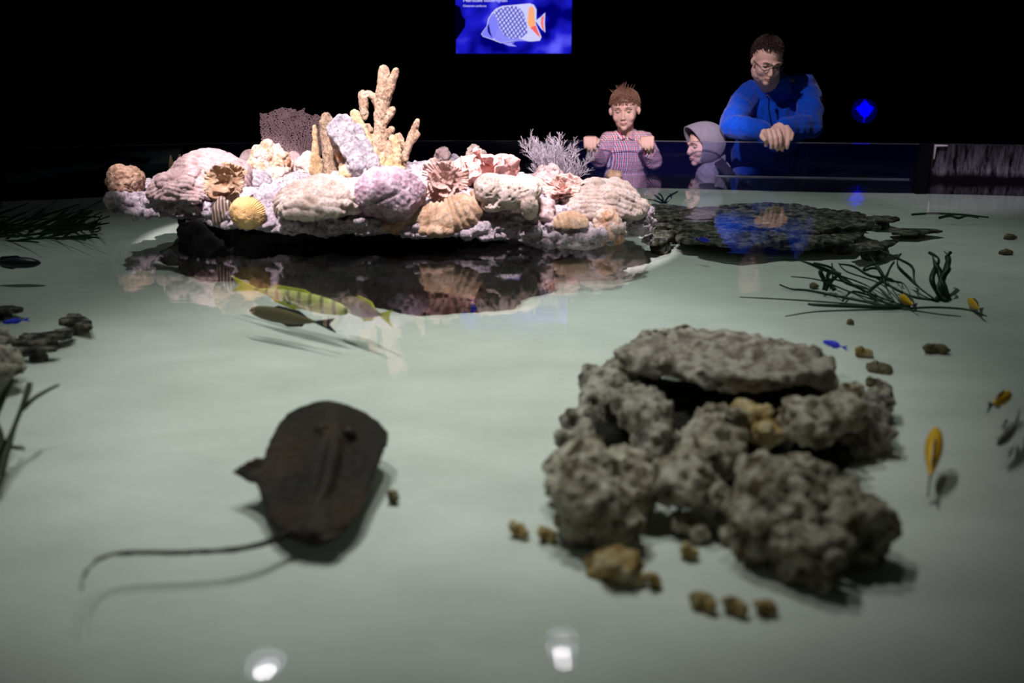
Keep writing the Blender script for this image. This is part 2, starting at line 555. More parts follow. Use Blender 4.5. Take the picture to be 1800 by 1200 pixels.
# pale mineral line at the waterline on the right half of the panel
def along(u0, u1, off):
    a, b_ = np.array(BACK[4]), np.array(BACK[5])
    return [tuple(a + (b_ - a) * u + np.array([0, -off])) for u in (u0, u1)]
V, Fc = strip(along(0.30, 0.975, 0.006), 0.006, -0.008, 0.004)
tag(mk('trim_2', V, Fc, flat('scale_line', (0.10, 0.11, 0.15), 0.8), smooth=False), kind='structure')
V, Fc = strip([(p[0], p[1] + 0.0) for p in BACK], 0.03, FLOOR_Z, -0.09)
tag(mk('wall_tank_skirt', V, Fc, M['blackwall'], smooth=False), kind='structure')
# the black post between the clear and the scuffed panel
pp = BACK[5]
V, Fc = box_arrays((pp[0] - 0.005, pp[1] - 0.03, -0.09), (pp[0] + 0.045, pp[1] + 0.03, RIM_Z + 0.002))
tag(mk('wall_post', V, Fc, M['black'], smooth=False), kind='structure')

# scuffed, salt-streaked panel at the right
m, nt, b = new_mat('scuffed_panel')
L = nt.links
tc = nt.nodes.new('ShaderNodeTexCoord')
mp = nt.nodes.new('ShaderNodeMapping'); mp.inputs['Scale'].default_value = (55, 55, 9)
L.new(tc.outputs['Object'], mp.inputs[0])
n1 = nt.nodes.new('ShaderNodeTexNoise'); n1.inputs['Scale'].default_value = 1; n1.inputs['Detail'].default_value = 8; n1.inputs['Roughness'].default_value = 0.75
L.new(mp.outputs[0], n1.inputs['Vector'])
sx = nt.nodes.new('ShaderNodeSeparateXYZ'); L.new(tc.outputs['Object'], sx.inputs[0])
band = nt.nodes.new('ShaderNodeValToRGB')           # object z runs 0 (base) .. 0.26 (top): the salt lies in a band
e = band.color_ramp.elements
e[0].position = 0.42; e[0].color = (0, 0, 0, 1); e[1].position = 0.98; e[1].color = (0.25, 0.25, 0.25, 1)
k = e.new(0.52); k.color = (0.9, 0.9, 0.9, 1)
k = e.new(0.72); k.color = (0.45, 0.45, 0.45, 1)
mm = nt.nodes.new('ShaderNodeMath'); mm.operation = 'MULTIPLY'; mm.inputs[1].default_value = 1 / (RIM_Z + 0.09)
wv = nt.nodes.new('ShaderNodeTexNoise'); wv.inputs['Scale'].default_value = 9
L.new(tc.outputs['Object'], wv.inputs['Vector'])
ad = nt.nodes.new('ShaderNodeMath'); ad.operation = 'MULTIPLY_ADD'; ad.inputs[1].default_value = 0.12; ad.inputs[2].default_value = -0.06
L.new(wv.outputs['Fac'], ad.inputs[0])
a2 = nt.nodes.new('ShaderNodeMath'); a2.operation = 'ADD'
L.new(sx.outputs['Z'], mm.inputs[0]); L.new(mm.outputs[0], a2.inputs[0]); L.new(ad.outputs[0], a2.inputs[1]); L.new(a2.outputs[0], band.inputs[0])
c2 = nt.nodes.new('ShaderNodeValToRGB'); c2.color_ramp.elements[0].position = 0.42; c2.color_ramp.elements[1].position = 0.66
L.new(n1.outputs['Fac'], c2.inputs[0])
mu = nt.nodes.new('ShaderNodeMath'); mu.operation = 'MULTIPLY'
L.new(c2.outputs[0], mu.inputs[0]); L.new(band.outputs[0], mu.inputs[1])
mc = nt.nodes.new('ShaderNodeMix'); mc.data_type = 'RGBA'
mc.inputs['A'].default_value = (0.006, 0.004, 0.008, 1); mc.inputs['B'].default_value = (0.42, 0.36, 0.46, 1)
L.new(mu.outputs[0], mc.inputs['Factor']); L.new(mc.outputs['Result'], b.inputs['Base Color'])
b.inputs['Roughness'].default_value = 0.7; b.inputs['Specular IOR Level'].default_value = 0.1
M['scuffed'] = m
sc_path = [(pp[0] + 0.055, pp[1] - 0.02), BACK[6]]
V, Fc = strip(sc_path, 0.06, -0.09, RIM_Z)
tag(mk('wall_scuffed_panel', V, Fc, M['scuffed'], smooth=False), kind='structure')
# pale chipped corner of the scuffed panel
s = Sculpt(); c = np.array([pp[0] + 0.06, pp[1] - 0.03, RIM_Z - 0.006])
s.chain([c + (0.0, 0, -0.06), c, c + (0.05, -0.012, 0.001)], [0.003, 0.006, 0.004])
tag(s.build('trim_3', flat('chipped_edge', (0.75, 0.6, 0.7), 0.6), 0.002), kind='structure')

# ------------------------------------------------------------------ the reef island
OUT = [(-1.335, 3.30), (-1.18, 3.27), (-1.0, 3.25), (-0.945, 3.12), (-0.80, 3.07), (-0.55, 3.04), (-0.25, 3.03), (-0.08, 3.05), (0.0, 3.10), (0.10, 3.10),
       (0.22, 3.09), (0.32, 3.15), (0.36, 3.25), (0.45, 3.32), (0.49, 3.5), (0.40, 3.8), (0.1, 3.97), (-0.4, 4.02), (-0.9, 3.95), (-1.2, 3.75), (-1.38, 3.5)]
def resample(poly, n):
    P = np.array(poly + [poly[0]])
    d = np.r_[0, np.cumsum(np.linalg.norm(np.diff(P, axis=0), axis=1))]
    t = np.linspace(0, d[-1], n, endpoint=False)
    return np.c_[np.interp(t, d, P[:, 0]), np.interp(t, d, P[:, 1])]
IC = np.array([-0.45, 3.53])
OUTR = resample(OUT, 260)
_ang = np.arctan2(OUTR[:, 1] - IC[1], (OUTR[:, 0] - IC[0]) / 2.0)
_rad = np.hypot(OUTR[:, 1] - IC[1], (OUTR[:, 0] - IC[0]) / 2.0)
_o = np.argsort(_ang)
_ang, _rad = _ang[_o], _rad[_o]
def isl_s(x, y):               # 0 at the centre, 1 at the rim
    x = np.asarray(x, float); y = np.asarray(y, float)
    a = np.arctan2(y - IC[1], (x - IC[0]) / 2.0)
    r = np.hypot(y - IC[1], (x - IC[0]) / 2.0)
    return r / np.interp(a, _ang, _rad, period=2 * PI)
def edge_top(x): return np.interp(x, [-1.4, -1.0, -0.93, -0.5, 0.0, 0.1, 0.3, 0.5], [0.125, 0.12, 0.10, 0.085, 0.075, 0.05, 0.05, 0.06])
def edge_bot(x): return np.interp(x, [-1.4, -1.0, -0.9, -0.5, -0.15, 0.02, 0.12, 0.5], [0.066, 0.058, 0.048, 0.042, 0.038, 0.01, -0.012, -0.012])
def mid_top(x): return np.interp(x, [-1.4, -1.0, -0.7, -0.3, 0.1, 0.3, 0.5], [0.135, 0.15, 0.18, 0.185, 0.17, 0.13, 0.09])
def top(x, y):
    s = np.clip(isl_s(x, y), 0, 1)
    k = 1 - s ** 2.6
    return edge_top(x) + (mid_top(x) - edge_top(x)) * k
def hit(px, py):
    """where the view ray of a pixel lands on the island's top"""
    r = ray(px, py); o = Vector((0, 0, H))
    t = 2.9
    while t < 4.6:
        p = o + r * t
        if isl_s(p.x, p.y) <= 1.0 and p.z <= float(top(p.x, p.y)): return p
        t += 0.004
    return o + r * 3.9

def island():
    rings = 26
    V, Fc = [], []
    n = len(OUTR)
    for side in (0, 1):
        for j in range(rings + 1):
            s_ = 1 - j / rings
            s_ = max(s_, 0.02)
            for p in OUTR:
                q = IC + (p - IC) * s_
                if side == 0: z = float(top(q[0], q[1]))
                else: z = float(edge_bot(p[0])) + 0.01 * (1 - s_)
                V.append((q[0], q[1], z))
    R = rings + 1
    def idx(side, j, i): return (side * R + j) * n + i % n
    for j in range(rings):
        for i in range(n):
            Fc.append((idx(0, j, i), idx(0, j, i + 1), idx(0, j + 1, i + 1), idx(0, j + 1, i)))
            Fc.append((idx(1, j, i + 1), idx(1, j, i), idx(1, j + 1, i), idx(1, j + 1, i + 1)))
    for i in range(n):
        Fc.append((idx(1, 0, i), idx(1, 0, i + 1), idx(0, 0, i + 1), idx(0, 0, i)))
    Fc.append(tuple(idx(0, rings, i) for i in range(n)))
    Fc.append(tuple(idx(1, rings, n - 1 - i) for i in range(n)))
    s = Sculpt()
    s.raw(V, Fc)
    rr = random.Random(3)
    for k in range(120):        # knobs and lips along the crust
        i = rr.randrange(n)
        q = IC + (OUTR[i] - IC) * rr.uniform(0.93, 1.0)
        zt, zb = float(top(*q)), float(edge_bot(q[0]))
        z = rr.uniform(zb + 0.012, zt)
        s.ell((q[0], q[1], z), (rr.uniform(.018, .05), rr.uniform(.012, .025), rr.uniform(.01, .02)), (0, rr.uniform(-.4, .4), rr.uniform(0, 3)))
    for k in range(90):
        a = rr.uniform(0, 2 * PI); q = IC + np.array([math.cos(a) * 0.9, math.sin(a) * 0.42]) * math.sqrt(rr.random())
        s.ell((q[0], q[1], float(top(*q)) - 0.006), (rr.uniform(.03, .07), rr.uniform(.03, .06), rr.uniform(.012, .03)))
    for k in range(520):        # small crumbs all over the crust, thickest along its front lip
        i = rr.randrange(n)
        q = IC + (OUTR[i] - IC) * (rr.uniform(.35, 1.0) if k % 2 else rr.uniform(.93, 1.005))
        zt, zb = float(top(*q)), float(edge_bot(q[0]))
        z = zt if k % 2 else rr.uniform(zb + .006, zt)
        r = rr.uniform(.007, .019)
        s.ell((q[0], q[1], z), (r * rr.uniform(.8, 1.8), r, r * rr.uniform(.6, 1)), (rr.uniform(-.5, .5), rr.uniform(-.5, .5), rr.uniform(0, 3)), sub=2)
    # the lighter, pebbly lobe at the right that dips into the water
    for (px, py, w, h) in ((960, 395, 110, 50), (1040, 395, 100, 54), (1000, 408, 150, 36), (1062, 402, 56, 34), (935, 372, 60, 40), (1110, 392, 60, 40)):
        p = Pz(px, py, 0.03); k = ppm(p)
        s.ell(p, (w / 2 / k, 0.06, h / 2 / k))
    def d(V, N):
        side = np.clip(1.2 - np.abs(N[:, 2]), 0, 1)
        up = np.clip(N[:, 2], 0, 1)
        r = 0.012 * fbm(V * 14, 3) + side * 0.012 * ridged(V * np.array([24, 24, 34]), 3) + 0.005 * fbm(V * 60, 2) - .012 * np.exp(-(worley(V * 22) / .25) ** 2)
        return r - 0.004 * up
    o = s.build('reef_island', M['crust'], 0.0062, 1, d)
    tag(o, 'broad pinkish white crusted slab of artificial reef standing clear of the water', 'reef rock')
    return o
ISLAND = island()

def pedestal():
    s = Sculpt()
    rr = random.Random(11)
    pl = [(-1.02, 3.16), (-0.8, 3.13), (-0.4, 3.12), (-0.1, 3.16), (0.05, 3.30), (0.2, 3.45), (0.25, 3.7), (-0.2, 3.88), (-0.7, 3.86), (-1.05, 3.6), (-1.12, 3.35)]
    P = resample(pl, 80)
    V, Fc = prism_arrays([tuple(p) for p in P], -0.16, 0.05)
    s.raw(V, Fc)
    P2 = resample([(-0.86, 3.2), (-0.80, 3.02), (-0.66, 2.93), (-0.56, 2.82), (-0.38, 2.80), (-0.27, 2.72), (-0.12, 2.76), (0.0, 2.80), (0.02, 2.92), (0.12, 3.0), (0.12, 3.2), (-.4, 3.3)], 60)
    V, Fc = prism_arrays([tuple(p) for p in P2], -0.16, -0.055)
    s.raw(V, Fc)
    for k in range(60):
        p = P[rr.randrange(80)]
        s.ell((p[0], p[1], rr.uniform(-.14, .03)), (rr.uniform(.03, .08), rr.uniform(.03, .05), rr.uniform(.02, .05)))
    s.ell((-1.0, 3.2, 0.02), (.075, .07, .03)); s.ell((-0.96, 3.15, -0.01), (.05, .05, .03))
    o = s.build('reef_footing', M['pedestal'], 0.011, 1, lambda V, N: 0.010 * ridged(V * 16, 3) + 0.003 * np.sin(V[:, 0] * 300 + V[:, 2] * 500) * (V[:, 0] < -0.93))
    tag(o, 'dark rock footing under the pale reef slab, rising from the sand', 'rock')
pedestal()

def W(px, py, P): return PY(px, py, P.y)

def coral(name, label, base, w, h, dep, mat, disp=None, voxel=0.0035, knobs=0, seed=1, shape=None, cat='coral', lift=0.0, group=None, sink=0.008, knob_r=0.18, smooth=1, dome=0.12, lowf=0.010):
    """a mound whose base centre sits where pixel `base` meets the island; w,h in pixels, dep in metres"""
    P = hit(*base)
    k = ppm(P)
    rx, rz = w / 2 / k, h / k
    s = Sculpt()
    rr = random.Random(seed)
    z0 = P.z - sink + lift
    if shape:
        shape(s, P, k, rr)
    else:
        s.ell((P.x, P.y, z0 + rz * dome), (rx, dep, rz * (1 - dome)), flat=.12 if dome < .2 else None)
    for i in range(knobs):
        v = Vector((rr.gauss(0, 1), rr.gauss(0, 1), abs(rr.gauss(0, 1)) * 1.2 - 0.35)).normalized()
        r = rx * knob_r * rr.uniform(.6, 1.3)
        s.ell((P.x + v.x * rx * .9, P.y + v.y * dep * .9, z0 + rz * dome + v.z * rz * (.92 - dome)), (r, r, r * .9), sub=2)
    def dd(V, N):
        r = disp(V, N) if disp is not None else 0.002 * fbm(V * 50, 2)
        return r + lowf * fbm(V * 11 + seed, 2)
    o = s.build(name, M[mat] if isinstance(mat, str) else mat, voxel, smooth, dd, origin=(P.x, P.y, z0))
    tag(o, label, cat, group)
    return o, P, k

# --- left end
coral('lumpy_coral', 'small round tan coral head crusted with lumps, alone at the slab tip', (224, 336), 60, 48, 0.05, 'coral_brown', lambda V, N: 0.0055 * ridged(V * 55, 2), 0.003, 60, 2, dome=.4)
def brain(freq, amp, warp=3.0, seed=0.0, ax=(1, 1, 1)):
    def d(V, N):
        q = V * np.array(ax)
        ph = fbm(V * warp * 2 + seed, 2) * 5
        return amp * np.abs(np.sin((q[:, 0] * .30 + q[:, 1] + q[:, 2] * 1.6) * freq * 1.25 + ph)) ** .7 + amp * .5 * fbm(V * 60, 3) + amp * .8 * fbm(V * 16, 2)
    return d
coral('brain_coral', 'low mauve grooved coral mound with the scalloped front edge beside the coral cup', (330, 344), 128, 52, 0.10, 'coral_mauve', brain(85, 0.006, 3, 2), 0.0035, 14, 4, knob_r=.22)
coral('brain_coral', 'tallest mauve grooved coral dome, rising behind the low scalloped mound', (374, 330), 150, 68, 0.12, 'coral_mauve', brain(95, 0.006, 2, 5), 0.0035, 0, 5)
for (bx, by, tx, ty, wd, lb) in ((304, 296, 300, 274, 8, 'thin leftmost pointed tan coral spike peeking over the mauve mound'), (320, 296, 316, 272, 9, 'broader right-hand pointed tan coral spike peeking over the mauve mound')):
    P = hit(bx, 305); P = Vector((P.x, P.y + 0.02, P.z))
    a, c = PY(bx, 312, P.y), PY(tx, ty, P.y); k = ppm(P)
    s = Sculpt(); s.chain([a, a.lerp(c, .6), c], [wd / k * .75, wd / k * .6, wd / k * .2])
    tag(s.build('coral_spike', M['coral_finger_yellow'], .002, 1), lb, 'coral')

def petal_arrays(c, r, cup, ruff, nr, nt_, th, tilt=(0, 0, 0), a0=0, a1=2 * PI, seed=0, ridges=0, ra=0.0):
    """ruffled cup: a disc that curls upward at its rim, given real thickness"""
    E = Euler(tilt).to_matrix()
    top_, bot = [], []
    full = abs((a1 - a0) - 2 * PI) < 1e-3
    rs = random.Random(seed); ph = rs.uniform(0, 6)
    for i in range(nr + 1):
        t = 0.12 + 0.88 * i / nr
        for j in range(nt_ + (0 if full else 1)):
            a = a0 + (a1 - a0) * j / nt_
            rad = r * t * (1 + 0.10 * math.sin(3 * a + ph) * t)
            z = .16 * r * t * float(mnoise.noise(Vector((rad * math.cos(a) * 5 / r, rad * math.sin(a) * 5 / r, seed)))) + cup * r * t ** 1.6 + ruff * r * t ** 2 * math.sin(a * 5 + ph * 2) + ra * r * t * (math.sin(a * ridges) if ridges else 0)
            v = Vector((rad * math.cos(a), rad * math.sin(a), z))
            top_.append(c + E @ v)
            bot.append(c + E @ (v + Vector((0, 0, -th * (1.3 - .6 * t)))))
    m_ = nt_ + (0 if full else 1)
    V = [tuple(v) for v in top_ + bot]
    n = len(top_)
    Fc = []
    for i in range(nr):
        for j in range(nt_):
            j2 = (j + 1) % m_
            a, b_, c_, d_ = i * m_ + j, i * m_ + j2, (i + 1) * m_ + j2, (i + 1) * m_ + j
            Fc.append((a, b_, c_, d_)); Fc.append((n + d_, n + c_, n + b_, n + a))
    for j in range(nt_):
        j2 = (j + 1) % m_
        Fc.append((nr * m_ + j, nr * m_ + j2, n + nr * m_ + j2, n + nr * m_ + j))
        Fc.append((j2, j, n + j, n + j2))
    if not full:
        for i in range(nr):
            Fc.append((i * m_, (i + 1) * m_, n + (i + 1) * m_, n + i * m_))
            e = m_ - 1
            Fc.append(((i + 1) * m_ + e, i * m_ + e, n + i * m_ + e, n + (i + 1) * m_ + e))
    return V, Fc

def rosette(name, label, centre_px, r_px, mat, rings, ridges=40, dY=0.0, cat='coral', ra=0.03, lean=0.25, squash=1.0):
    """rings: (count, r_factor, cup, centre shift px, forward m) ; petals are ridged fans opening toward the viewer"""
    P0 = PY(centre_px[0], centre_px[1], hit(*centre_px).y + dY)
    k = ppm(P0)
    root = group_empty(name, tuple(P0))
    c0 = PY(centre_px[0], centre_px[1] - r_px * .8, P0.y - .01)
    q = 0
    for (cnt, rf, cup, shift, fwd) in rings:
        for i in range(cnt):
            th = 2 * PI * (i + .5 * (q % 2)) / cnt + .3 * math.sin(i * 3.1 + q)
            r = r_px * rf / k * (1 + .16 * math.sin(i * 2.3 + cnt))
            c = c0 + Vector((math.cos(th) * shift / k, -fwd, math.sin(th) * shift / k * squash))
            half = PI / cnt * 1.35
            V, Fc = petal_arrays(Vector((0, 0, 0)), r, cup, .10, 10, 40, .0028, (0, 0, 0), th - half, th + half, seed=i + 11 * q, ridges=ridges, ra=ra)
            E = Matrix.Rotation(PI / 2 - lean, 3, 'X')
            V = [tuple(c + E @ Vector((v[0], v[1] * squash, v[2]))) for v in V]
            mk('petal', V, Fc, M[mat], parent=root)
        q += 1
    s = Sculpt()
    s.chain([P0 + Vector((0, .03, -.01)), c0 + Vector((0, .025, 0))], [r_px * .5 / k, r_px * .45 / k])
    s.build('stalk', M[mat], 0.0035, 1, lambda V, N: 0.002 * ridged(V * 60, 2), parent=root)
    tag(root, label, cat)
    return root
rosette('cup_coral', 'tan coral of curled ridged cups hanging over the slab step', (398, 348), 34, 'coral_tan',
        [(6, 1.0, .35, 4, 0), (4, .62, .9, 12, .012), (3, .42, 1.1, 5, .022)], dY=-.10, squash=.85)
# striped wedge shell in front of the cup coral
P = hit(388, 372); P = Vector((P.x, P.y - 0.015, P.z)); k = ppm(P)
m_, nt, b = new_mat('striped_shell')
tc = nt.nodes.new('ShaderNodeTexCoord'); wv = nt.nodes.new('ShaderNodeTexWave'); wv.inputs['Scale'].default_value = 32; wv.inputs['Distortion'].default_value = 2.5
cr = nt.nodes.new('ShaderNodeValToRGB'); cr.color_ramp.elements[0].color = (0.09, 0.06, 0.06, 1); cr.color_ramp.elements[1].color = (0.42, 0.31, 0.24, 1); cr.color_ramp.elements[0].position = .35; cr.color_ramp.elements[1].position = .6
nt.links.new(tc.outputs['Object'], wv.inputs[0]); nt.links.new(wv.outputs[0], cr.inputs[0]); nt.links.new(cr.outputs[0], b.inputs['Base Color'])
s = Sculpt(); s.chain([W(380, 386, P), W(384, 368, P), W(390, 352, P)], [9 / k, 12 / k, 8 / k]); s.chain([W(394, 380, P), W(400, 358, P)], [6 / k, 7 / k])
tag(s.build('striped_shell', m_, .003, 2), 'dark and cream striped shell lump wedged under the tan cup coral', 'shell')

# yellow ribbed mushroom coral facing the camera
def disc_coral(name, label, c_px, rx_px, rz_px, Yoff, mat, ribs, amp, thick=0.3, rib_mat=None, cx=0.0, cz=0.0):
    P = hit(*c_px); P = PY(c_px[0], c_px[1], P.y + Yoff); k = ppm(P)
    rx, rz = rx_px / k, rz_px / k
    V, Fc = ico(6)
    V = V.copy()
    a = np.arctan2(V[:, 2] - cz, V[:, 0] - cx)
    r = np.hypot(V[:, 0] - cx, V[:, 2] - cz)
    rib = np.abs(np.sin(a * ribs / 2 + 1.2 * perlin(np.c_[a * 2, r * 2, r * 0])))
    front = V[:, 1] < 0
    V[:, 1] = V[:, 1] * thick * rx * (1 + 0.25 * np.exp(-(r / .3) ** 2) * front)
    V[:, 0] *= rx; V[:, 2] *= rz
    n = V / np.linalg.norm(V, axis=1)[:, None]
    V += n * (amp * (rib - .5) * np.clip(r * 1.6, 0, 1))[:, None]
    V += n * (0.002 * fbm(V * 60, 2))[:, None]
    V += np.array(P)
    o = mk(name, V, Fc, M[mat])
    tag(o, label, 'coral')
    return o
disc_coral('mushroom_coral', 'round golden yellow coral disc with radiating ribs, overhanging the dark slab edge', (435, 374), 31, 28, -0.055, 'coral_yellow', 64, 0.006, .55, cx=-.25, cz=-.25)

# --- lumpy heads left of the sea fan
coral('lumpy_coral', 'knobbly cream coral head with orange hollows, in front of the sea fan', (475, 312), 70, 62, 0.05, 'coral_orange', lambda V, N: 0.006 * ridged(V * 38, 2), 0.0035, 40, 8, knob_r=.26, dome=.3)
coral('lumpy_coral', 'rounded lilac grey coral hump between the mauve dome and cream knobbly head', (440, 300), 50, 40, 0.06, 'coral_mauve', lambda V, N: 0.002 * fbm(V * 50, 2), 0.004, 0, 9)
coral('lumpy_coral', 'low grey furrowed stone at the foot of the cream knobbly head', (452, 322), 60, 30, 0.04, 'coral_grey', brain(120, 0.004, 3, 7), 0.0035, 6, 10)
coral('lumpy_coral', 'crumbly pale pink lump at the foot of the left finger coral', (545, 302), 48, 36, 0.045, 'coral_honey', lambda V, N: 0.006 * ridged(V * 45, 2), 0.0035, 22, 12, knob_r=.26)
coral('lumpy_coral', 'smooth round pale pink knob touching the lower edge of the sea fan', (517, 295), 36, 34, 0.04, 'coral_mauve', None, 0.004, 0, 13)
coral('lumpy_coral', 'small orange flecked pebble coral on the bare crust', (513, 320), 18, 9, 0.012, 'coral_orange', lambda V, N: 0.002 * fbm(V * 80, 2), 0.002, 5, 14)

# --- sea fan: a flat lattice of thin branches
def sea_fan():
    P = hit(528, 300); Y = P.y + 0.10
    out_px = [(457, 197), (470, 199), (482, 193), (496, 188), (512, 190), (526, 195), (533, 189), (536, 188), (534, 197), (548, 203), (556, 200), (566, 208), (572, 224), (570, 258), (560, 284), (540, 292), (522, 290), (500, 272), (478, 262), (461, 248), (457, 225)]
    poly = [PY(x, y, Y) for x, y in out_px]
    P2 = np.array([(p.x, p.z) for p in poly])
    def inside(x, z):
        c = False; n = len(P2); j = n - 1
        for i in range(n):
            xi, zi = P2[i]; xj, zj = P2[j]
            if (zi > z) != (zj > z) and x < (xj - xi) * (z - zi) / (zj - zi) + xi: c = not c
            j = i
        return c
    k = ppm(poly[0]); st = 2.5 / k
    rr = random.Random(2)
    x0, x1 = P2[:, 0].min(), P2[:, 0].max(); z0, z1 = P2[:, 1].min(), P2[:, 1].max()
    pts = {}
    nx, nz = int((x1 - x0) / st) + 2, int((z1 - z0) / (st * .87)) + 2
    for j in range(nz):
        for i in range(nx):
            x = x0 + (i + (j % 2) * .5) * st; z = z0 + j * st * .87
            if inside(x, z):
                pts[(i, j)] = np.array([x + rr.uniform(-.28, .28) * st, Y + 0.012 * math.sin(x * 14) + 0.006 * math.sin(z * 25), z + rr.uniform(-.28, .28) * st])
    mu_ = Multi()
    for (i, j), p in pts.items():
        nb = [(i + 1, j), (i + (j % 2), j + 1), (i - 1 + (j % 2), j + 1)]
        for q in nb:
            if q in pts and rr.random() < 0.80:
                mu_.tube([p, pts[q]], 0.50 / k, 3)
    root = group_empty('sea_fan', (P.x, Y, P.z))
    mu_.build('fan_mesh', M['coral_fan'], parent=root, smooth=False)
    rib = Multi()
    for (tx, ty) in ((476, 205), (505, 195), (552, 212), (530, 196)):
        a = PY(530, 300, Y); c = PY(tx, ty, Y)
        pts_ = [a.lerp(c, t) + Vector((math.sin(t * 5) * .006 + (a.x - c.x) * .25 * math.sin(t * PI), 0, 0)) for t in np.linspace(0, 1, 9)]
        for p_ in pts_: p_.y = Y + 0.012 * math.sin(p_.x * 14) + 0.006 * math.sin(p_.z * 25) - .001
        rib.tube(pts_, [0.0035 * (1 - .8 * t) + .0006 for t in np.linspace(0, 1, 9)], 6)
    rib.build('main_branch', M['coral_fan'], parent=root)
    tag(root, 'upright mauve sea fan of fine netted branches at the back of the reef', 'sea fan')
sea_fan()

# --- pillar and finger corals
def fingers(name, label, paths, mat, Yp, voxel=0.0032, amp=0.0028, cat='coral', tips=None):
    s = Sculpt()
    for path in paths:
        pts, rad = [], []
        for (x, y, w_, *dy) in path:
            p = PY(x, y, Yp + (dy[0] if dy else 0)); pts.append(p); rad.append(w_ / 2 / ppm(p))
        s.chain(pts, rad)
    o = s.build(name, M[mat], voxel, 2, lambda V, N: amp * ridged(V * np.array([85, 85, 60]), 2) + 0.002 * fbm(V * 30, 2))
    tag(o, label, cat)
    return o
Yt = hit(665, 305).y
fingers('finger_coral', 'tallest coral tower, a thick tan trunk forked at its top with a side arch', [
    [(670, 300, 34), (668, 262, 28), (668, 228, 19), (669, 205, 22), (672, 185, 25), (676, 160, 28), (675, 135, 20), (674, 124, 17)],
    [(680, 160, 22), (689, 142, 14), (694, 132, 12), (696, 124, 10)],
    [(668, 190, 14), (656, 170, 12), (652, 167, 9)], [(656, 168, 9), (646, 165, 10), (638, 165, 13)],
    [(638, 166, 15), (640, 185, 15), (641, 206, 10)],
    [(676, 212, 14), (685, 200, 14), (690, 192, 9)], [(680, 238, 14), (688, 228, 11)], [(650, 228, 10), (646, 221, 9)],
    [(655, 290, 44), (660, 250, 30)], [(690, 300, 34), (683, 255, 18)], [(668, 215, 12), (674, 245, 14)]], 'coral_finger', Yt)
fingers('finger_coral', 'yellowish leaning coral finger just left of the tallest tower', [
    [(662, 290, 26), (650, 260, 20), (636, 228, 17), (627, 208, 16), (624, 200, 14)]], 'coral_finger_yellow', Yt - 0.06)
fingers('finger_coral', 'slanting coral finger with a forked tip, right of the tallest tower', [
    [(706, 308, 9), (708, 285, 11), (718, 255, 13), (728, 228, 10), (734, 213, 8)], [(722, 250, 10), (733, 236, 9)], [(712, 262, 8), (700, 240, 12), (694, 243, 10)]], 'coral_finger', Yt - 0.05)
fingers('finger_coral', 'stubby cream coral fingers in a tight bunch before the tower foot', [
    [(655, 305, 16), (656, 285, 14), (659, 265, 9)], [(668, 305, 16), (671, 285, 12), (673, 272, 8)], [(640, 308, 26), (650, 296, 24)], [(610, 305, 30), (625, 292, 24)], [(690, 308, 24), (704, 300, 18)], [(680, 306, 18), (684, 285, 10), (688, 276, 7)], [(697, 300, 14), (698, 270, 16), (694, 250, 14), (690, 243, 12)]], 'coral_finger_yellow', Yt - 0.10)
fingers('finger_coral', 'slim pale coral spire standing before the sea fan edge', [
    [(556, 300, 24), (555, 270, 13), (554, 240, 8), (553, 222, 6)]], 'coral_finger_yellow', Yt - 0.03)
fingers('finger_coral', 'broad smooth pale coral pillar between the sea fan and the grey plate', [
    [(590, 305, 40), (580, 270, 26), (574, 240, 20), (571, 215, 19), (573, 206, 16)], [(585, 230, 14), (577, 208, 12)]], 'coral_finger', Yt + 0.02)
fingers('lumpy_coral', 'orange brown crumbly growth in the gap below the grey plate', [
    [(592, 262, 12), (584, 240, 9)], [(600, 280, 14), (592, 258, 12)], [(604, 296, 16), (606, 282, 14)]], 'coral_orange', Yt - 0.05, amp=0.004)
# leaning grey plate
def plate():
    s = Sculpt()
    Y = Yt - 0.07
    pts = [(574, 226), (583, 212), (597, 203), (612, 204), (622, 218), (634, 248), (646, 284), (640, 294), (620, 294), (600, 264), (586, 242)]
    P = [PY(x, y, Y - (y - 203) * 0.0006) for x, y in pts]
    n = len(P)
    V = [tuple(p + Vector((0, -.010, 0))) for p in P] + [tuple(p + Vector((0.004, .010, 0))) for p in P]
    Fc = [tuple(range(n)), tuple(range(2 * n - 1, n - 1, -1))] + [((i + 1) % n, i, n + i, n + (i + 1) % n) for i in range(n)]
    s.raw(V, Fc)
    a, b_ = PY(627, 222, Y - .02), PY(655, 290, Y - .05)
    s.chain([a, b_], [.010, .02])
    s.ell(PY(632, 294, Y - .03), (.045, .03, .03))
    o = s.build('plate_coral', M['coral_grey'], 0.0035, 3, lambda V, N: 0.006 * ridged(V * np.array([60, 50, 30]) + 3, 3) + .006 * fbm(V * 14, 2))
    tag(o, 'leaning blue grey coral plate with rough skin, left of the tower', 'coral')
plate()

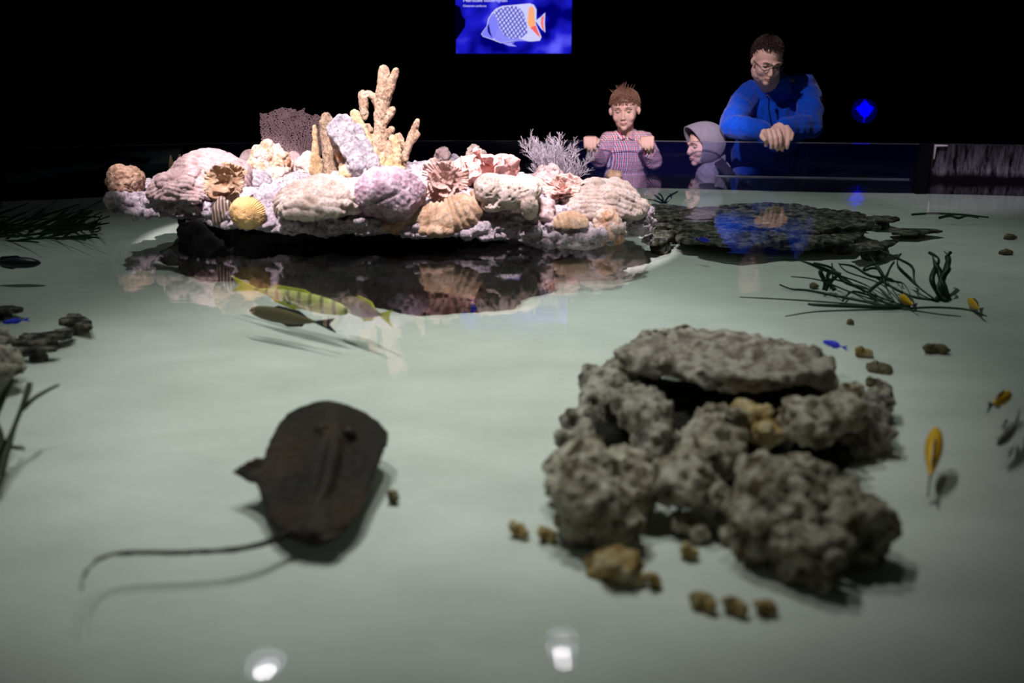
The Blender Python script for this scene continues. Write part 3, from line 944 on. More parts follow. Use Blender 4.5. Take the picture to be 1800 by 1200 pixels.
# --- centre front
coral('brain_coral', 'wide pale coral with wavy tan stripes in the middle of the crust', (568, 362), 150, 50, 0.20, 'coral_honey', brain(62, 0.012, 1.6, 3, (.2, 1, 1)), 0.0035, 0, 21)
coral('purple_rock', 'large pinkish purple pitted boulder coral with a deep slanting crease', (688, 384), 122, 84, 0.11, 'coral_purple',
      lambda V, N: 0.004 * fbm(V * 50, 3) - 0.016 * np.exp(-((V[:, 2] - (W(690, 338, hit(688, 384)).z + (V[:, 0] - W(690, 338, hit(688, 384)).x) * .42)) / .006) ** 2) * (N[:, 1] < 0.1) * np.exp(-((V[:, 0] - W(690, 338, hit(688, 384)).x + .03) / .055) ** 2) + brain(60, .003, 3, 4)(V, N), 0.0035, 0, 22, lift=0.018, dome=.45)
P = hit(782, 352)
rosette('flower_coral', 'upright tan pink coral of fanned ridged petals beside the purple boulder', (782, 348), 37, 'coral_rose',
        [(8, 1.0, .22, 3, 0), (6, .62, .7, 6, .010), (4, .42, 1.0, 3, .018)], ra=0.045, squash=.9, dY=-.03)
# ribbed tan coral spilling over the front edge
def ribbed_front():
    s = Sculpt()
    Y = 3.05
    for (x, y, w_, h_, dy) in ((770, 385, 120, 56, 0), (720, 388, 90, 40, .01), (810, 372, 70, 60, .01), (840, 350, 24, 40, .06), (700, 398, 60, 22, 0), (765, 403, 70, 24, -.01)):
        p = PY(x, y, Y + dy); k = ppm(p)
        s.ell(p, (w_ / 2 / k, .045, h_ / 2 / k))
    c = PY(775, 330, Y)
    def d(V, N):
        a = np.arctan2(V[:, 2] - c.z - .03, (V[:, 0] - c.x) * .9)
        return 0.0075 * np.abs(np.sin(a * 19 + fbm(V * 9, 2) * 1.4)) + .003 * fbm(V * 45, 2)
    tag(s.build('ribbed_coral', M['coral_tan'], .0035, 2, d), 'long tan coral with slanting thick ribs along the front edge', 'coral')
ribbed_front()
coral('lumpy_coral', 'grey lilac blocky coral stub, taller one at the back rim', (777, 286), 32, 30, .03, 'coral_mauve', lambda V, N: 0.006 * ridged(V * 40, 2), .0035, 14, 31, knob_r=.3)
coral('lumpy_coral', 'short pale coral stub next to the taller grey lilac one', (797, 284), 20, 16, .02, 'coral_grey', lambda V, N: 0.004 * ridged(V * 50, 2), .003, 8, 32, knob_r=.3)
coral('lumpy_coral', 'white jagged coral crest behind the salmon pink folds', (834, 284), 38, 28, .03, 'coral_honey', lambda V, N: 0.007 * ridged(V * 42, 2), .0035, 18, 33, knob_r=.3)
# salmon folded coral
def folds():
    P = hit(850, 322); root = group_empty('folded_coral', tuple(P))
    s = Sculpt(); Y = P.y
    for (x, y, w_, h_) in ((850, 296, 110, 42), (815, 300, 60, 30), (880, 294, 60, 40), (845, 312, 60, 24), (806, 330, 26, 26)):
        p = PY(x, y, Y + .02); k = ppm(p); s.ell(p, (w_ / 2 / k, .06, h_ / 2 / k))
    s.build('body', M['coral_pink'], .004, 2, lambda V, N: .007 * ridged(V * 22, 2), parent=root)
    rs = random.Random(4)
    for (x, y, r_, tx, ty) in ((835, 300, 20, 1.0, -.2), (872, 300, 26, .9, .2), (810, 296, 18, .8, -.5), (850, 282, 24, .6, 0), (895, 292, 20, .8, .6), (820, 312, 16, 1.2, -.2)):
        p = PY(x, y, Y - .045); k = ppm(p)
        V, Fc = petal_arrays(p, r_ / k, .35, .22, 7, 48, .004, (tx, ty, x), seed=int(x))
        mk('fold', V, Fc, M['coral_pink'], parent=root)
    tag(root, 'salmon pink coral of thick curled folds above the pitted boulder', 'coral')
folds()
# pitted boulder
def honey():
    P = hit(893, 388); Y = P.y - .01; s = Sculpt()
    for (x, y, w_, h_, dy) in ((888, 338, 104, 62, 0), (862, 332, 60, 56, -.01), (925, 334, 54, 52, .01), (930, 362, 34, 46, -.02), (866, 358, 46, 30, 0), (905, 380, 40, 34, .10)):
        p = PY(x, y, Y + dy); k = ppm(p); s.ell(p, (w_ / 2 / k, .075, h_ / 2 / k))
    def d(V, N):
        wl = worley(V * 70)
        return -.011 * np.exp(-(wl / .27) ** 2) + .003 * fbm(V * 25, 2)
    tag(s.build('pitted_coral', M['coral_honey'], .0028, 2, d), 'cream boulder coral peppered with round pits over a black hollow', 'coral')
honey()
# bushy sea whip
def whip():
    P = hit(985, 338); Y = P.y + .05
    root = group_empty('sea_whip', (P.x, Y, P.z))
    rr = random.Random(9); mu_ = Multi(); k = ppm(P)
    base = PY(985, 332, Y)
    def grow(p, d, ln, r, lvl):
        pts = [p]; q = p.copy(); dd = d.copy()
        n = 5 if lvl == 0 else 4
        for i in range(n):
            dd = (dd + Vector((rr.uniform(-.25, .25), rr.uniform(-.25, .25), rr.uniform(-.12, .22)))).normalized()
            q = q + dd * ln / n; pts.append(q.copy())
            if lvl < 3 and (i > 0 or lvl == 0):
                for _ in range(2):
                    side = (dd + Vector((rr.uniform(-1, 1), rr.uniform(-.7, .7), rr.uniform(-.3, .8))) * .9).normalized()
                    grow(q, side, ln * rr.uniform(.30, .50), r * .72, lvl + 1)
        mu_.tube(pts, [r * (1 - .5 * i / n) for i in range(n + 1)], 4)
    for (tx, ty) in ((908, 262), (918, 258), (928, 266), (940, 262), (952, 262), (963, 255), (975, 250), (988, 246), (1000, 244), (1012, 254), (1022, 268), (1030, 284), (1012, 272), (955, 282), (935, 280), (920, 276), (1028, 302), (1000, 285), (976, 285), (962, 300), (1015, 310), (945, 300)):
        t = PY(tx, ty, Y + rr.uniform(-.05, .05)); d = (t - base)
        st = base + Vector((rr.uniform(-.02, .02), rr.uniform(-.02, .02), 0))
        grow(st, d.normalized(), d.length * .74, .0014, 0)
    mu_.build('branches', M['coral_whip'], parent=root)
    s = Sculpt(); s.ell(PY(985, 336, Y), (.045, .04, .03)); s.build('holdfast', M['coral_grey'], .004, 1, lambda V, N: .004 * ridged(V * 40, 2), parent=root)
    tag(root, 'bushy lilac grey sea whip with countless wiry twigs, near the red checked shirt', 'sea whip')
whip()
coral('lumpy_coral', 'crumbly pink and cream rubble coral at the sea whip foot', (962, 332), 52, 44, .04, 'coral_mauve', lambda V, N: 0.007 * ridged(V * 45, 2), .0035, 26, 41, knob_r=.26)
coral('brain_coral', 'large pale tan furrowed mound closing the right end of the reef', (1058, 372), 140, 62, .15, 'coral_honey', brain(80, .006, 2, 9), .004, 16, 42, knob_r=.2)
coral('knob_coral', 'cluster of tiny tan knobs under the right rim of the furrowed mound', (1110, 378), 42, 34, .05, 'coral_tan', lambda V, N: 0.005 * ridged(V * 60, 2), .003, 30, 43, knob_r=.24)
rosette('rose_coral', 'pink rose shaped coral of low curled folds next to the pitted boulder', (988, 358), 32, 'coral_rose',
        [(6, 1.0, .35, 4, 0), (4, .62, .9, 8, .010), (3, .36, 1.2, 3, .018)], ra=0.0, squash=.62, lean=.6)
coral('lumpy_coral', 'pale orange nub strip behind the pink rose coral', (940, 336), 50, 26, .03, 'coral_orange', lambda V, N: 0.005 * ridged(V * 45, 2), .003, 14, 44, knob_r=.26)
coral('oval_brain_coral', 'small oval tan coral loaf with fine vertical pleats on the lower right crust', (1003, 397), 70, 31, .045, 'coral_tan',
      lambda V, N: .003 * np.abs(np.sin(V[:, 0] * 190 + V[:, 2] * 60)) + .0015 * fbm(V * 70, 2), .003, 0, 45)
coral('lumpy_coral', 'rough pinkish cream lump left of the small pleated loaf', (955, 382), 44, 34, .04, 'coral_mauve', lambda V, N: 0.006 * ridged(V * 45, 2), .0035, 14, 46, knob_r=.26)
coral('lumpy_coral', 'golden cream crust trickling down the right shoulder of the reef', (1070, 400), 50, 46, .04, 'coral_orange', lambda V, N: 0.006 * ridged(V * 40, 2), .0035, 20, 47, knob_r=.3, lift=-.01)
coral('lumpy_coral', 'grey pebbled coral knob at the waterline, right tip of the reef', (1104, 398), 34, 26, .03, 'coral_grey', lambda V, N: 0.005 * ridged(V * 55, 2), .003, 12, 48, knob_r=.26, lift=-.01)
# ------------------------------------------------------------------ seabed rocks
def rockmat(base): return base
def rock_px(name, label, blobs, mat, amp=0.016, freq=16, voxel=0.006, cat='rock', knobs=0, seed=1, extra=None, knob_r=(.008, .018), stand=False, smooth=1, group=None, squash=1.0):
    """blobs: (px, py, w_px, h_px, z_centre[, depth_radius_m])"""
    s = Sculpt(); rr = random.Random(seed)
    E = []
    for b_ in blobs:
        px, py, w_, h_, z = b_[:5]
        p = Pz(px, py, z); k = ppm(p)
        rx = w_ / 2 / k
        th = math.atan2(H - z, p.y)
        ry = b_[5] if len(b_) > 5 else rx * .8
        hh = h_ / 2 / k
        rz = max(0.012, math.sqrt(max(0.0001, hh * hh - (ry * math.sin(th)) ** 2)) / math.cos(th)) * squash
        s.ell(p, (rx, ry, rz), (0, 0, rr.uniform(-.3, .3)), sub=3)
        E.append((p, (rx, ry, rz)))
        if z - rz > sand_z(p.y) and stand:      # carry it down to the sand
            s.ell((p.x, p.y + .01, (z + sand_z(p.y)) / 2), (rx * .75, ry * .8, (z - sand_z(p.y)) / 2 + .01))
    for i in range(knobs):
        p, r = E[rr.randrange(len(E))]
        v = Vector((rr.gauss(0, 1), rr.gauss(0, 1), abs(rr.gauss(0, 1)))).normalized()
        q = (p.x + v.x * r[0] * .95, p.y + v.y * r[1] * .95, p.z + v.z * r[2] * .95)
        a = rr.uniform(*knob_r)
        s.ell(q, (a, a, a * .85), sub=2)
    def d(V, N):
        r_ = amp * (ridged(V * freq, 4) - .6) * .50 + amp * .55 * fbm(V * freq * 3.2, 3)
        r_ -= amp * 1.1 * np.exp(-(worley(V * freq * 2.0, 5) / .30) ** 2)
        return r_
    o = s.build(name, M[mat], voxel, smooth, d)
    return tag(o, label, cat, group)

# the great rock pile, right foreground (each stone a thing)
def cap_slab():
    s = Sculpt()
    zt = -0.022
    pts = [(1080, 618), (1110, 600), (1180, 588), (1260, 588), (1340, 594), (1400, 606), (1440, 622), (1462, 640), (1450, 655), (1400, 655), (1350, 662), (1290, 664), (1230, 652), (1180, 634), (1130, 636)]
    P = [Pz(x, y, zt) for x, y in pts]
    P = [tuple(v) for v in resample([(p.x, p.y) for p in P], 70)]
    V, Fc = prism_arrays(P, zt - .028, zt)
    s.raw(V, Fc)
    for (x, y, w_, h_, z) in ((1180, 612, 150, 30, -.030), (1300, 618, 180, 44, -.026), (1400, 630, 90, 36, -.030), (1250, 600, 200, 26, -.026)):
        p = Pz(x, y, z); k = ppm(p); s.ell(p, (w_ / 2 / k, h_ / 2 / k / .4, .02))
    def d(V, N):
        lay = ridged(V * np.array([7, 16, 40]), 3)
        return .010 * lay - .006 + .007 * fbm(V * 40, 3) - .010 * np.exp(-(worley(V * 26, 5) / .28) ** 2) * (N[:, 2] > .3)
    tag(s.build('cap_slab', M['slab_sub'], .006, 1, d), 'broad flat layered rock slab roofing the submerged rock pile', 'rock')
cap_slab()
rock_px('reef_stone', 'dark knobbly stone poking out behind the broad roof slab', [(1180, 592, 96, 26, -.045), (1150, 600, 50, 20, -.05)], 'rock_sub', .008, 26, .005, knobs=10, seed=3)
rock_px('reef_stone', 'flat layered stone jutting at the right end of the roof slab', [(1425, 640, 86, 50, -.05, .06), (1455, 672, 40, 40, -.06)], 'slab_sub', .008, 20, .005, seed=4)
rock_px('reef_stone', 'upper left boulder of the pile, tucked under the roof slab corner', [(1068, 680, 86, 74, -.09, .06), (1040, 668, 44, 40, -.08), (1098, 652, 50, 36, -.07), (1046, 708, 60, 44, -.10), (1030, 745, 70, 60, -.125), (1010, 775, 60, 40, -.14)], 'rock_sub', .012, 20, .006, knobs=40, seed=5, stand=True)
rock_px('reef_stone', 'pitted grey boulder slanting down from below the roof slab to the middle of the pile', [(1130, 722, 100, 80, -.085, .07), (1160, 770, 70, 80, -.10), (1145, 790, 60, 70, -.12), (1108, 702, 60, 40, -.08)], 'rock_sub', .014, 18, .006, knobs=30, seed=6)
rock_px('reef_stone', 'central rounded grey boulder hanging over the black hollow', [(1250, 790, 110, 110, -.085, .07), (1205, 840, 100, 90, -.10, .06), (1262, 740, 80, 50, -.08), (1235, 866, 80, 56, -.12, .05), (1180, 860, 60, 60, -.12, .04)], 'rock_lump', .014, 18, .006, knobs=46, seed=7)
rock_px('reef_stone', 'small yellowish crusty stone in the middle right of the pile', [(1330, 738, 56, 50, -.085, .03), (1345, 762, 50, 48, -.10, .03), (1312, 724, 34, 28, -.08, .02)], 'rock_yellow', .010, 28, .005, knobs=26, seed=8)
rock_px('reef_stone', 'pale round boulder with a dark hole under the right end of the roof slab', [(1428, 742, 112, 84, -.075, .06), (1462, 722, 70, 50, -.08), (1485, 730, 80, 70, -.085), (1498, 708, 60, 50, -.09)], 'rock_lump', .012, 18, .006, knobs=16, seed=9)
rock_px('reef_stone', 'dark rough stone at the far right shoulder of the pile', [(1520, 725, 70, 70, -.11), (1535, 770, 60, 60, -.14), (1545, 705, 50, 50, -.12), (1505, 785, 70, 44, -.15), (1525, 748, 80, 80, -.125)], 'rock_sub', .012, 20, .006, knobs=24, seed=10, stand=True)
rock_px('reef_stone', 'large lumpy front left boulder of the pile, paler on its top', [(1030, 815, 100, 90, -.085, .07), (1020, 870, 100, 110, -.10, .06), (1060, 900, 90, 110, -.125, .05), (1100, 830, 90, 90, -.11, .05), (1120, 870, 60, 90, -.13, .04), (1000, 830, 70, 80, -.11, .05), (1095, 930, 60, 80, -.15, .03)], 'rock_lump', .014, 20, .006, knobs=80, seed=11, stand=True)
rock_px('reef_stone', 'small yellow brown crumbled stone at the very front left foot of the pile', [(1085, 992, 70, 54, -.16, .03), (1060, 980, 44, 30, -.165, .02), (1105, 1010, 40, 34, -.175, .02), (1050, 1000, 30, 24, -.18, .02)], 'rock_yellow', .008, 28, .005, knobs=22, seed=12, stand=True, knob_r=(.008, .014))
rock_px('reef_stone', 'large cauliflower shaped front right boulder of the pile', [(1350, 850, 110, 90, -.07, .07), (1410, 835, 90, 70, -.075, .05), (1330, 900, 90, 90, -.10, .05), (1385, 905, 100, 70, -.10, .05), (1440, 862, 90, 60, -.09, .05), (1470, 858, 70, 30, -.09, .03)], 'rock_lump', .014, 20, .006, knobs=90, seed=13, stand=True)
rock_px('reef_stone', 'round knobbed boulder at the lower right edge of the pile', [(1500, 900, 100, 76, -.10, .05), (1540, 930, 60, 80, -.125, .03), (1480, 935, 70, 60, -.12, .03), (1515, 960, 80, 40, -.15, .03)], 'rock_lump', .012, 22, .006, knobs=60, seed=14, stand=True)
rock_px('reef_stone', 'stone with stubby round tubes at the front right foot of the pile', [(1390, 955, 50, 60, -.12, .03), (1425, 960, 50, 70, -.12, .03), (1455, 975, 44, 60, -.125, .03), (1420, 990, 90, 40, -.16, .03)], 'rock_lump', .010, 24, .0055, knobs=34, seed=15, stand=True, knob_r=(.010, .018))
rock_px('reef_stone', 'added black stone standing in for deep shade inside the hollow of the pile', [(1300, 720, 300, 60, -.14, .07), (1300, 692, 330, 44, -.11, .05), (1180, 690, 120, 40, -.11, .04), (1260, 850, 200, 60, -.17, .05), (1430, 800, 140, 60, -.16, .05), (1130, 800, 120, 60, -.17, .05), (1400, 720, 160, 50, -.14, .05), (1076, 775, 90, 60, -.15, .04), (1130, 676, 90, 40, -.12, .04), (1190, 755, 80, 60, -.15, .04), (1336, 790, 120, 50, -.15, .04), (1484, 768, 90, 50, -.16, .04)], 'hollow', .012, 16, .008, seed=16, stand=True)
rock_px('reef_stone', 'half buried pale stone before the hollow, left one of two', [(1210, 922, 64, 36, -.165, .03), (1232, 935, 30, 26, -.17, .02)], 'rock_lump', .006, 30, .005, knobs=8, seed=17, stand=False)
rock_px('reef_stone', 'half buried pale stone before the hollow, right one of two', [(1282, 912, 46, 44, -.16, .025), (1286, 945, 28, 24, -.175, .015)], 'rock_lump', .006, 30, .005, knobs=8, seed=18, stand=False)

RUB = [(1235, 1060, 40, 40, 'yellow brown rubble clump nearest the camera, tallest of the row before the pile'), (1292, 1068, 34, 36, 'middle rubble clump in the row of three before the pile'),
       (1345, 1068, 34, 24, 'smallest rubble clump at the right end of the row before the pile'), (912, 934, 26, 22, 'lone crumb of tan rubble left of the front left boulder'),
       (962, 940, 30, 26, 'tan rubble crumb touching the shadow of the front left boulder'), (1152, 1022, 20, 14, 'tiny tan rubble crumb right of the crumbled yellow brown stone'),
       (1212, 972, 26, 20, 'small rubble chip on the sand between the two front boulders'),
       (1518, 620, 30, 12, 'thin tan rubble chip beside the blue fish near the seagrass'), (1546, 648, 44, 22, 'largest brown rubble piece on the open sand behind the pile'),
       (1538, 674, 30, 16, 'brown rubble piece right behind the shoulder of the pile'), (1645, 613, 42, 12, 'long thin dark rubble stick alone on the right sand'),
       (1768, 444, 24, 7, 'dark rubble fleck at the far right, nearer one of two'), (1775, 417, 22, 5, 'dark rubble fleck at the far right, farther one of two'),
       (1430, 503, 14, 6, 'dark pebble on the sand behind the seagrass'), (690, 876, 14, 14, 'small dark speck of rubble right of the ray'),
       (1495, 568, 12, 6, 'dark pebble between the seagrass and the blue fish')]
for i, (x, y, w_, h_, lb) in enumerate(RUB):
    p = Pz(x, y, sand_z(Pz(x, y, -.12).y)); z = sand_z(p.y) + .006
    near = y > 800
    bl = [(x, y, w_, h_, z, w_ / 2 / ppm(p) * .6)]
    if near or w_ > 28: bl += [(x - w_ * .3, y - h_ * .2, w_ * .5, h_ * .6, z + .006, .008), (x + w_ * .28, y + h_ * .2, w_ * .5, h_ * .6, z, .008)]
    rock_px('rubble_piece', lb, bl, 'rock_yellow' if i < 8 else 'rubble', .004, 50, .0028, cat='rubble', knobs=10 if near else 4, seed=30 + i, knob_r=(.003, .007), stand=False)

# the flat reef beyond, right of the island, and the slabs at the left edge
def slab_px(label, pts, z, th, mat='reef_flat', voxel=.008, amp=.008, seed=0, cat='rock', name='reef_slab', flakes=0):
    P = [Pz(x, y, z) for x, y in pts]
    n_ = 70
    P = [tuple(v) for v in resample([(p.x, p.y) for p in P], n_)]
    V, Fc = prism_arrays(P, z - th, z)
    s = Sculpt(); s.raw(V, Fc)
    c = np.mean(np.array(P), axis=0)
    ex = (np.array(P).max(0) - np.array(P).min(0)) * .22
    s.ell((c[0], c[1], (sand_z(c[1]) + z) / 2 - .01), (min(.12, ex[0]), min(.06, ex[1]), max(.008, (z - sand_z(c[1])) / 2 + .005)))
    if flakes:                       # thin ragged layers lying over one another
        lo, hi = np.array(P).min(0), np.array(P).max(0)
        rr = random.Random(seed + 40)
        for q in range(flakes):
            u = np.array([rr.uniform(lo[0], hi[0]), rr.uniform(lo[1], hi[1])]); u = c + (u - c) * .82
            rx_, ry_ = rr.uniform(.05, .15), rr.uniform(.03, .10)
            pl = [(u[0] + rx_ * math.cos(t) * rr.uniform(.7, 1.2), u[1] + ry_ * math.sin(t) * rr.uniform(.6, 1.2)) for t in np.linspace(0, 2 * PI, 11, endpoint=False)]
            zf = z + rr.uniform(-.022, .006)
            V2, F2 = prism_arrays(pl, zf - .011, zf); s.raw(V2, F2)
    def d(V, N):
        return amp * ridged(V * np.array([8, 30, 36]) + seed, 3) - amp * .6 + amp * .5 * fbm(V * 36, 3)
    tag(s.build(name, M[mat], voxel, 0, d), label, cat)
slab_px('wide dark layered slab, largest and uppermost of the flat reef under the blue reflection', [(1185, 373), (1230, 364), (1300, 359), (1370, 359), (1430, 366), (1480, 378), (1540, 388), (1520, 396), (1440, 402), (1380, 398), (1300, 396), (1240, 388)], -.028, .014, seed=1, voxel=.0055, amp=.007, flakes=42)
slab_px('dark flaky slab at the left end of the flat reef by the island tip', [(1140, 368), (1190, 363), (1260, 370), (1270, 384), (1200, 382), (1150, 380)], -.034, .012, seed=2, voxel=.0055, amp=.006, flakes=16)
slab_px('flaky slab in the front middle of the flat reef', [(1262, 400), (1300, 392), (1400, 398), (1430, 408), (1400, 420), (1340, 426), (1280, 420)], -.044, .012, seed=3, voxel=.0055, amp=.006, flakes=16)
slab_px('dark ragged slab at the front left of the flat reef', [(1170, 388), (1230, 382), (1270, 394), (1290, 412), (1250, 422), (1222, 405), (1190, 402)], -.046, .012, seed=4, voxel=.0055, amp=.006, flakes=14)
slab_px('thin sandy slab with a black front edge, right of the flat reef', [(1425, 418), (1470, 410), (1520, 408), (1510, 416), (1500, 424), (1450, 425)], -.05, .014, seed=5, voxel=.006, amp=.004)
slab_px('thin hook shaped slab nearest the seagrass', [(1492, 430), (1530, 424), (1582, 420), (1570, 428), (1540, 436), (1505, 437)], -.055, .010, seed=6, voxel=.006, amp=.004)
slab_px('small olive slab at the far right tip of the flat reef', [(1522, 380), (1560, 377), (1582, 382), (1570, 386), (1535, 386)], -.045, .012, seed=7, voxel=.006, amp=.004)
slab_px('low dark slab with a black underside near the island waterline', [(1125, 418), (1160, 406), (1190, 404), (1178, 416), (1150, 424)], -.045, .016, seed=8, voxel=.006, amp=.005)
slab_px('slender sandy slab trailing off the flat reef', [(1560, 402), (1620, 400), (1660, 404), (1610, 410), (1570, 409)], -.07, .008, seed=9, voxel=.006, amp=.003)
# left edge
slab_px('curled tan rock strip with dark front edge at the left, farthest right of them', [(103, 562), (118, 552), (140, 551), (158, 562), (162, 574), (140, 570), (120, 568)], -.108, .012, 'reef_flat', .004, .004, 11)
slab_px('dark edged rock strip in the middle of the left rock shelf', [(20, 600), (40, 586), (90, 582), (130, 574), (128, 584), (90, 594), (40, 604)], -.112, .012, 'reef_flat', .004, .004, 12)
slab_px('straight thin rock strip nearest the left seagrass blades', [(20, 612), (70, 606), (108, 606), (100, 612), (60, 616)], -.116, .008, 'reef_flat', .004, .003, 13)
slab_px('pale speckled slab cut by the left frame edge behind the blue fish', [(-30, 548), (-10, 540), (20, 536), (40, 541), (30, 546), (0, 548)], -.108, .008, 'reef_flat', .004, .003, 14)
rock_px('reef_stone', 'rounded mottled boulder cut by the left frame edge', [(-5, 632, 80, 50, -.095, .05), (8, 648, 70, 34, -.10, .04), (-25, 600, 80, 40, -.10, .05)], 'rock_sub', .010, 22, .006, knobs=26, seed=51)

# ------------------------------------------------------------------ seagrass
def blades(name, label, items, mat='grass', cat='seagrass', group=None):
    """items: list of (width_px, [(px,py,z), ...]); each blade is a part"""
    b0 = Pz(*items[0][1][0])
    root = group_empty(name, tuple(b0))
    for (w_, pts) in items:
        P = [Pz(*p) for p in pts]
        # smooth the path
        Q = []
        n_ = len(P)
        for i in range(n_ - 1):
            p0, p1, p2, p3 = P[max(i - 1, 0)], P[i], P[i + 1], P[min(i + 2, n_ - 1)]
            for t in (0, .25, .5, .75):
                Q.append(.5 * ((2 * p1) + (p2 - p0) * t + (2 * p0 - 5 * p1 + 4 * p2 - p3) * t * t + (3 * p1 - p0 - 3 * p2 + p3) * t ** 3))
        Q.append(P[-1])
        m_ = len(Q); V = []; Fc = []
        for i, q in enumerate(Q):
            d = (Q[min(i + 1, m_ - 1)] - Q[max(i - 1, 0)]).normalized()
            tw = Vector((0, -1, .3)) + Vector((math.sin(i * .5) * .5, 0, 0))
            sd = d.cross(tw).normalized()
            nn = d.cross(sd).normalized()
            hw = w_ / 2 / ppm(q) * (1 - .55 * (i / m_) ** 3)
            for (a, c) in ((-1, 0), (0, .25), (1, 0), (0, -.25)):
                V.append(tuple(q + sd * hw * a + nn * hw * c))
        for i in range(m_ - 1):
            for k in range(4):
                k2 = (k + 1) % 4
                Fc.append((i * 4 + k, i * 4 + k2, i * 4 + 4 + k2, i * 4 + 4 + k))
        Fc.append((3, 2, 1, 0)); e = (m_ - 1) * 4; Fc.append((e, e + 1, e + 2, e + 3))
        mk('blade', V, Fc, M[mat], parent=root)
    return tag(root, label, cat, group)
sz = lambda y: sand_z(y)
zz = -.125
blades('seagrass', 'clump of broad upright dark green blades at the right end of the seagrass', [
    (11, [(1668, 528, zz), (1662, 505, -.09), (1655, 490, -.07), (1668, 470, -.04), (1662, 455, -.03), (1672, 442, -.01)]),
    (11, [(1662, 528, zz), (1655, 505, -.09), (1652, 480, -.06), (1645, 465, -.04), (1638, 446, -.02)]),
    (10, [(1655, 528, zz), (1645, 510, -.10), (1638, 490, -.07), (1645, 470, -.05), (1650, 455, -.03), (1632, 443, -.015)]),
    (12, [(1665, 530, zz), (1650, 510, -.1), (1655, 495, -.08), (1668, 455, -.03), (1660, 442, -.015)]),
    (6, [(1650, 530, zz), (1620, 510, -.11), (1600, 490, -.09), (1580, 470, -.06), (1578, 455, -.045), (1584, 445, -.03)]),
    (5, [(1648, 530, zz), (1610, 498, -.09), (1604, 470, -.06), (1580, 455, -.04), (1545, 438, -.02)]),
    (5, [(1645, 528, zz), (1600, 520, -.12), (1560, 500, -.10), (1540, 488, -.09)])])
blades('seagrass', 'middle seagrass clump of crossing dark blades leaning left', [
    (7, [(1580, 540, zz), (1560, 510, -.10), (1552, 485, -.07), (1540, 465, -.05), (1530, 450, -.03)]),
    (7, [(1580, 540, zz), (1540, 525, -.115), (1528, 512, -.10), (1555, 490, -.08), (1565, 470, -.06), (1572, 460, -.05)]),
    (5, [(1600, 540, zz), (1575, 495, -.09), (1530, 485, -.07), (1500, 468, -.05), (1475, 464, -.04)]),
    (6, [(1565, 541, zz), (1530, 510, -.10), (1490, 498, -.09), (1470, 482, -.07), (1440, 468, -.04), (1412, 460, -.02)]),
    (6, [(1555, 541, zz), (1500, 500, -.10), (1476, 486, -.08), (1460, 470, -.06), (1430, 462, -.04)]),
    (5, [(1590, 541, zz), (1545, 475, -.06), (1520, 475, -.05), (1524, 468, -.04), (1556, 458, -.03)])])
blades('seagrass', 'small leftmost tuft of the seagrass with two short thick blades', [
    (9, [(1449, 510, -.115), (1450, 495, -.09), (1442, 478, -.06), (1450, 470, -.05)]),
    (9, [(1468, 510, -.115), (1455, 492, -.09), (1460, 478, -.06), (1478, 482, -.055)]),
    (8, [(1450, 510, -.115), (1465, 490, -.08), (1478, 480, -.06)]),
    (4, [(1460, 508, -.115), (1464, 480, -.06), (1462, 462, -.04)])])
blades('seagrass', 'seagrass lying flat along the sand in front of the upright clumps', [
    (7, [(1600, 541, zz), (1560, 540, -.12), (1500, 538, -.12), (1440, 536, -.12), (1420, 534, -.12)]),
    (5, [(1575, 541, zz), (1520, 530, -.12), (1470, 520, -.12), (1420, 510, -.12), (1392, 508, -.12), (1370, 500, -.115)]),
    (5, [(1568, 541, zz), (1540, 525, -.115), (1500, 512, -.115), (1480, 530, -.12)]),
    (4, [(1585, 543, zz), (1640, 540, -.12), (1700, 544, -.12), (1735, 556, -.12)])])
blades('seagrass', 'fan of hair thin blades spreading left from the middle seagrass clump', [
    (3, [(1590, 541, zz), (1520, 500, -.09), (1450, 476, -.05), (1400, 456, -.02), (1348, 453, -.012)]),
    (3, [(1585, 541, zz), (1500, 515, -.10), (1440, 492, -.07), (1390, 486, -.05)]),
    (3, [(1590, 541, zz), (1550, 500, -.08), (1490, 478, -.05), (1474, 462, -.03)]),
    (4, [(1600, 541, zz), (1540, 520, -.11), (1480, 494, -.07), (1450, 490, -.06)]),
    (4, [(1610, 541, zz), (1590, 500, -.08), (1560, 492, -.07), (1540, 470, -.04)]),
    (3, [(1575, 541, zz), (1470, 532, -.118), (1380, 526, -.118), (1300, 522, -.118)]),
    (3, [(1580, 543, zz), (1500, 545, -.122), (1430, 548, -.122), (1380, 556, -.122)]),
    (3, [(1590, 543, zz), (1650, 552, -.123), (1690, 556, -.123)])])
blades('seagrass', 'small dark green sprig right behind the island tip', [
    (4, [(1168, 357, -.07), (1160, 350, -.05), (1150, 342, -.03)]), (4, [(1168, 357, -.07), (1175, 346, -.04), (1192, 336, -.012)]), (4, [(1166, 357, -.07), (1164, 346, -.04), (1158, 340, -.02)]), (3, [(1170, 357, -.07), (1180, 348, -.04), (1178, 340, -.02)]), (3, [(1164, 357, -.07), (1150, 352, -.05), (1138, 350, -.04)])])
blades('seagrass', 'flat black seagrass strands on the far right sand', [
    (4, [(1602, 377, -.06), (1640, 375, -.055), (1690, 377, -.055), (1738, 382, -.06)]), (5, [(1650, 383, -.06), (1670, 379, -.055), (1685, 383, -.06), (1700, 379, -.055), (1720, 383, -.06)])])
rr = random.Random(5)
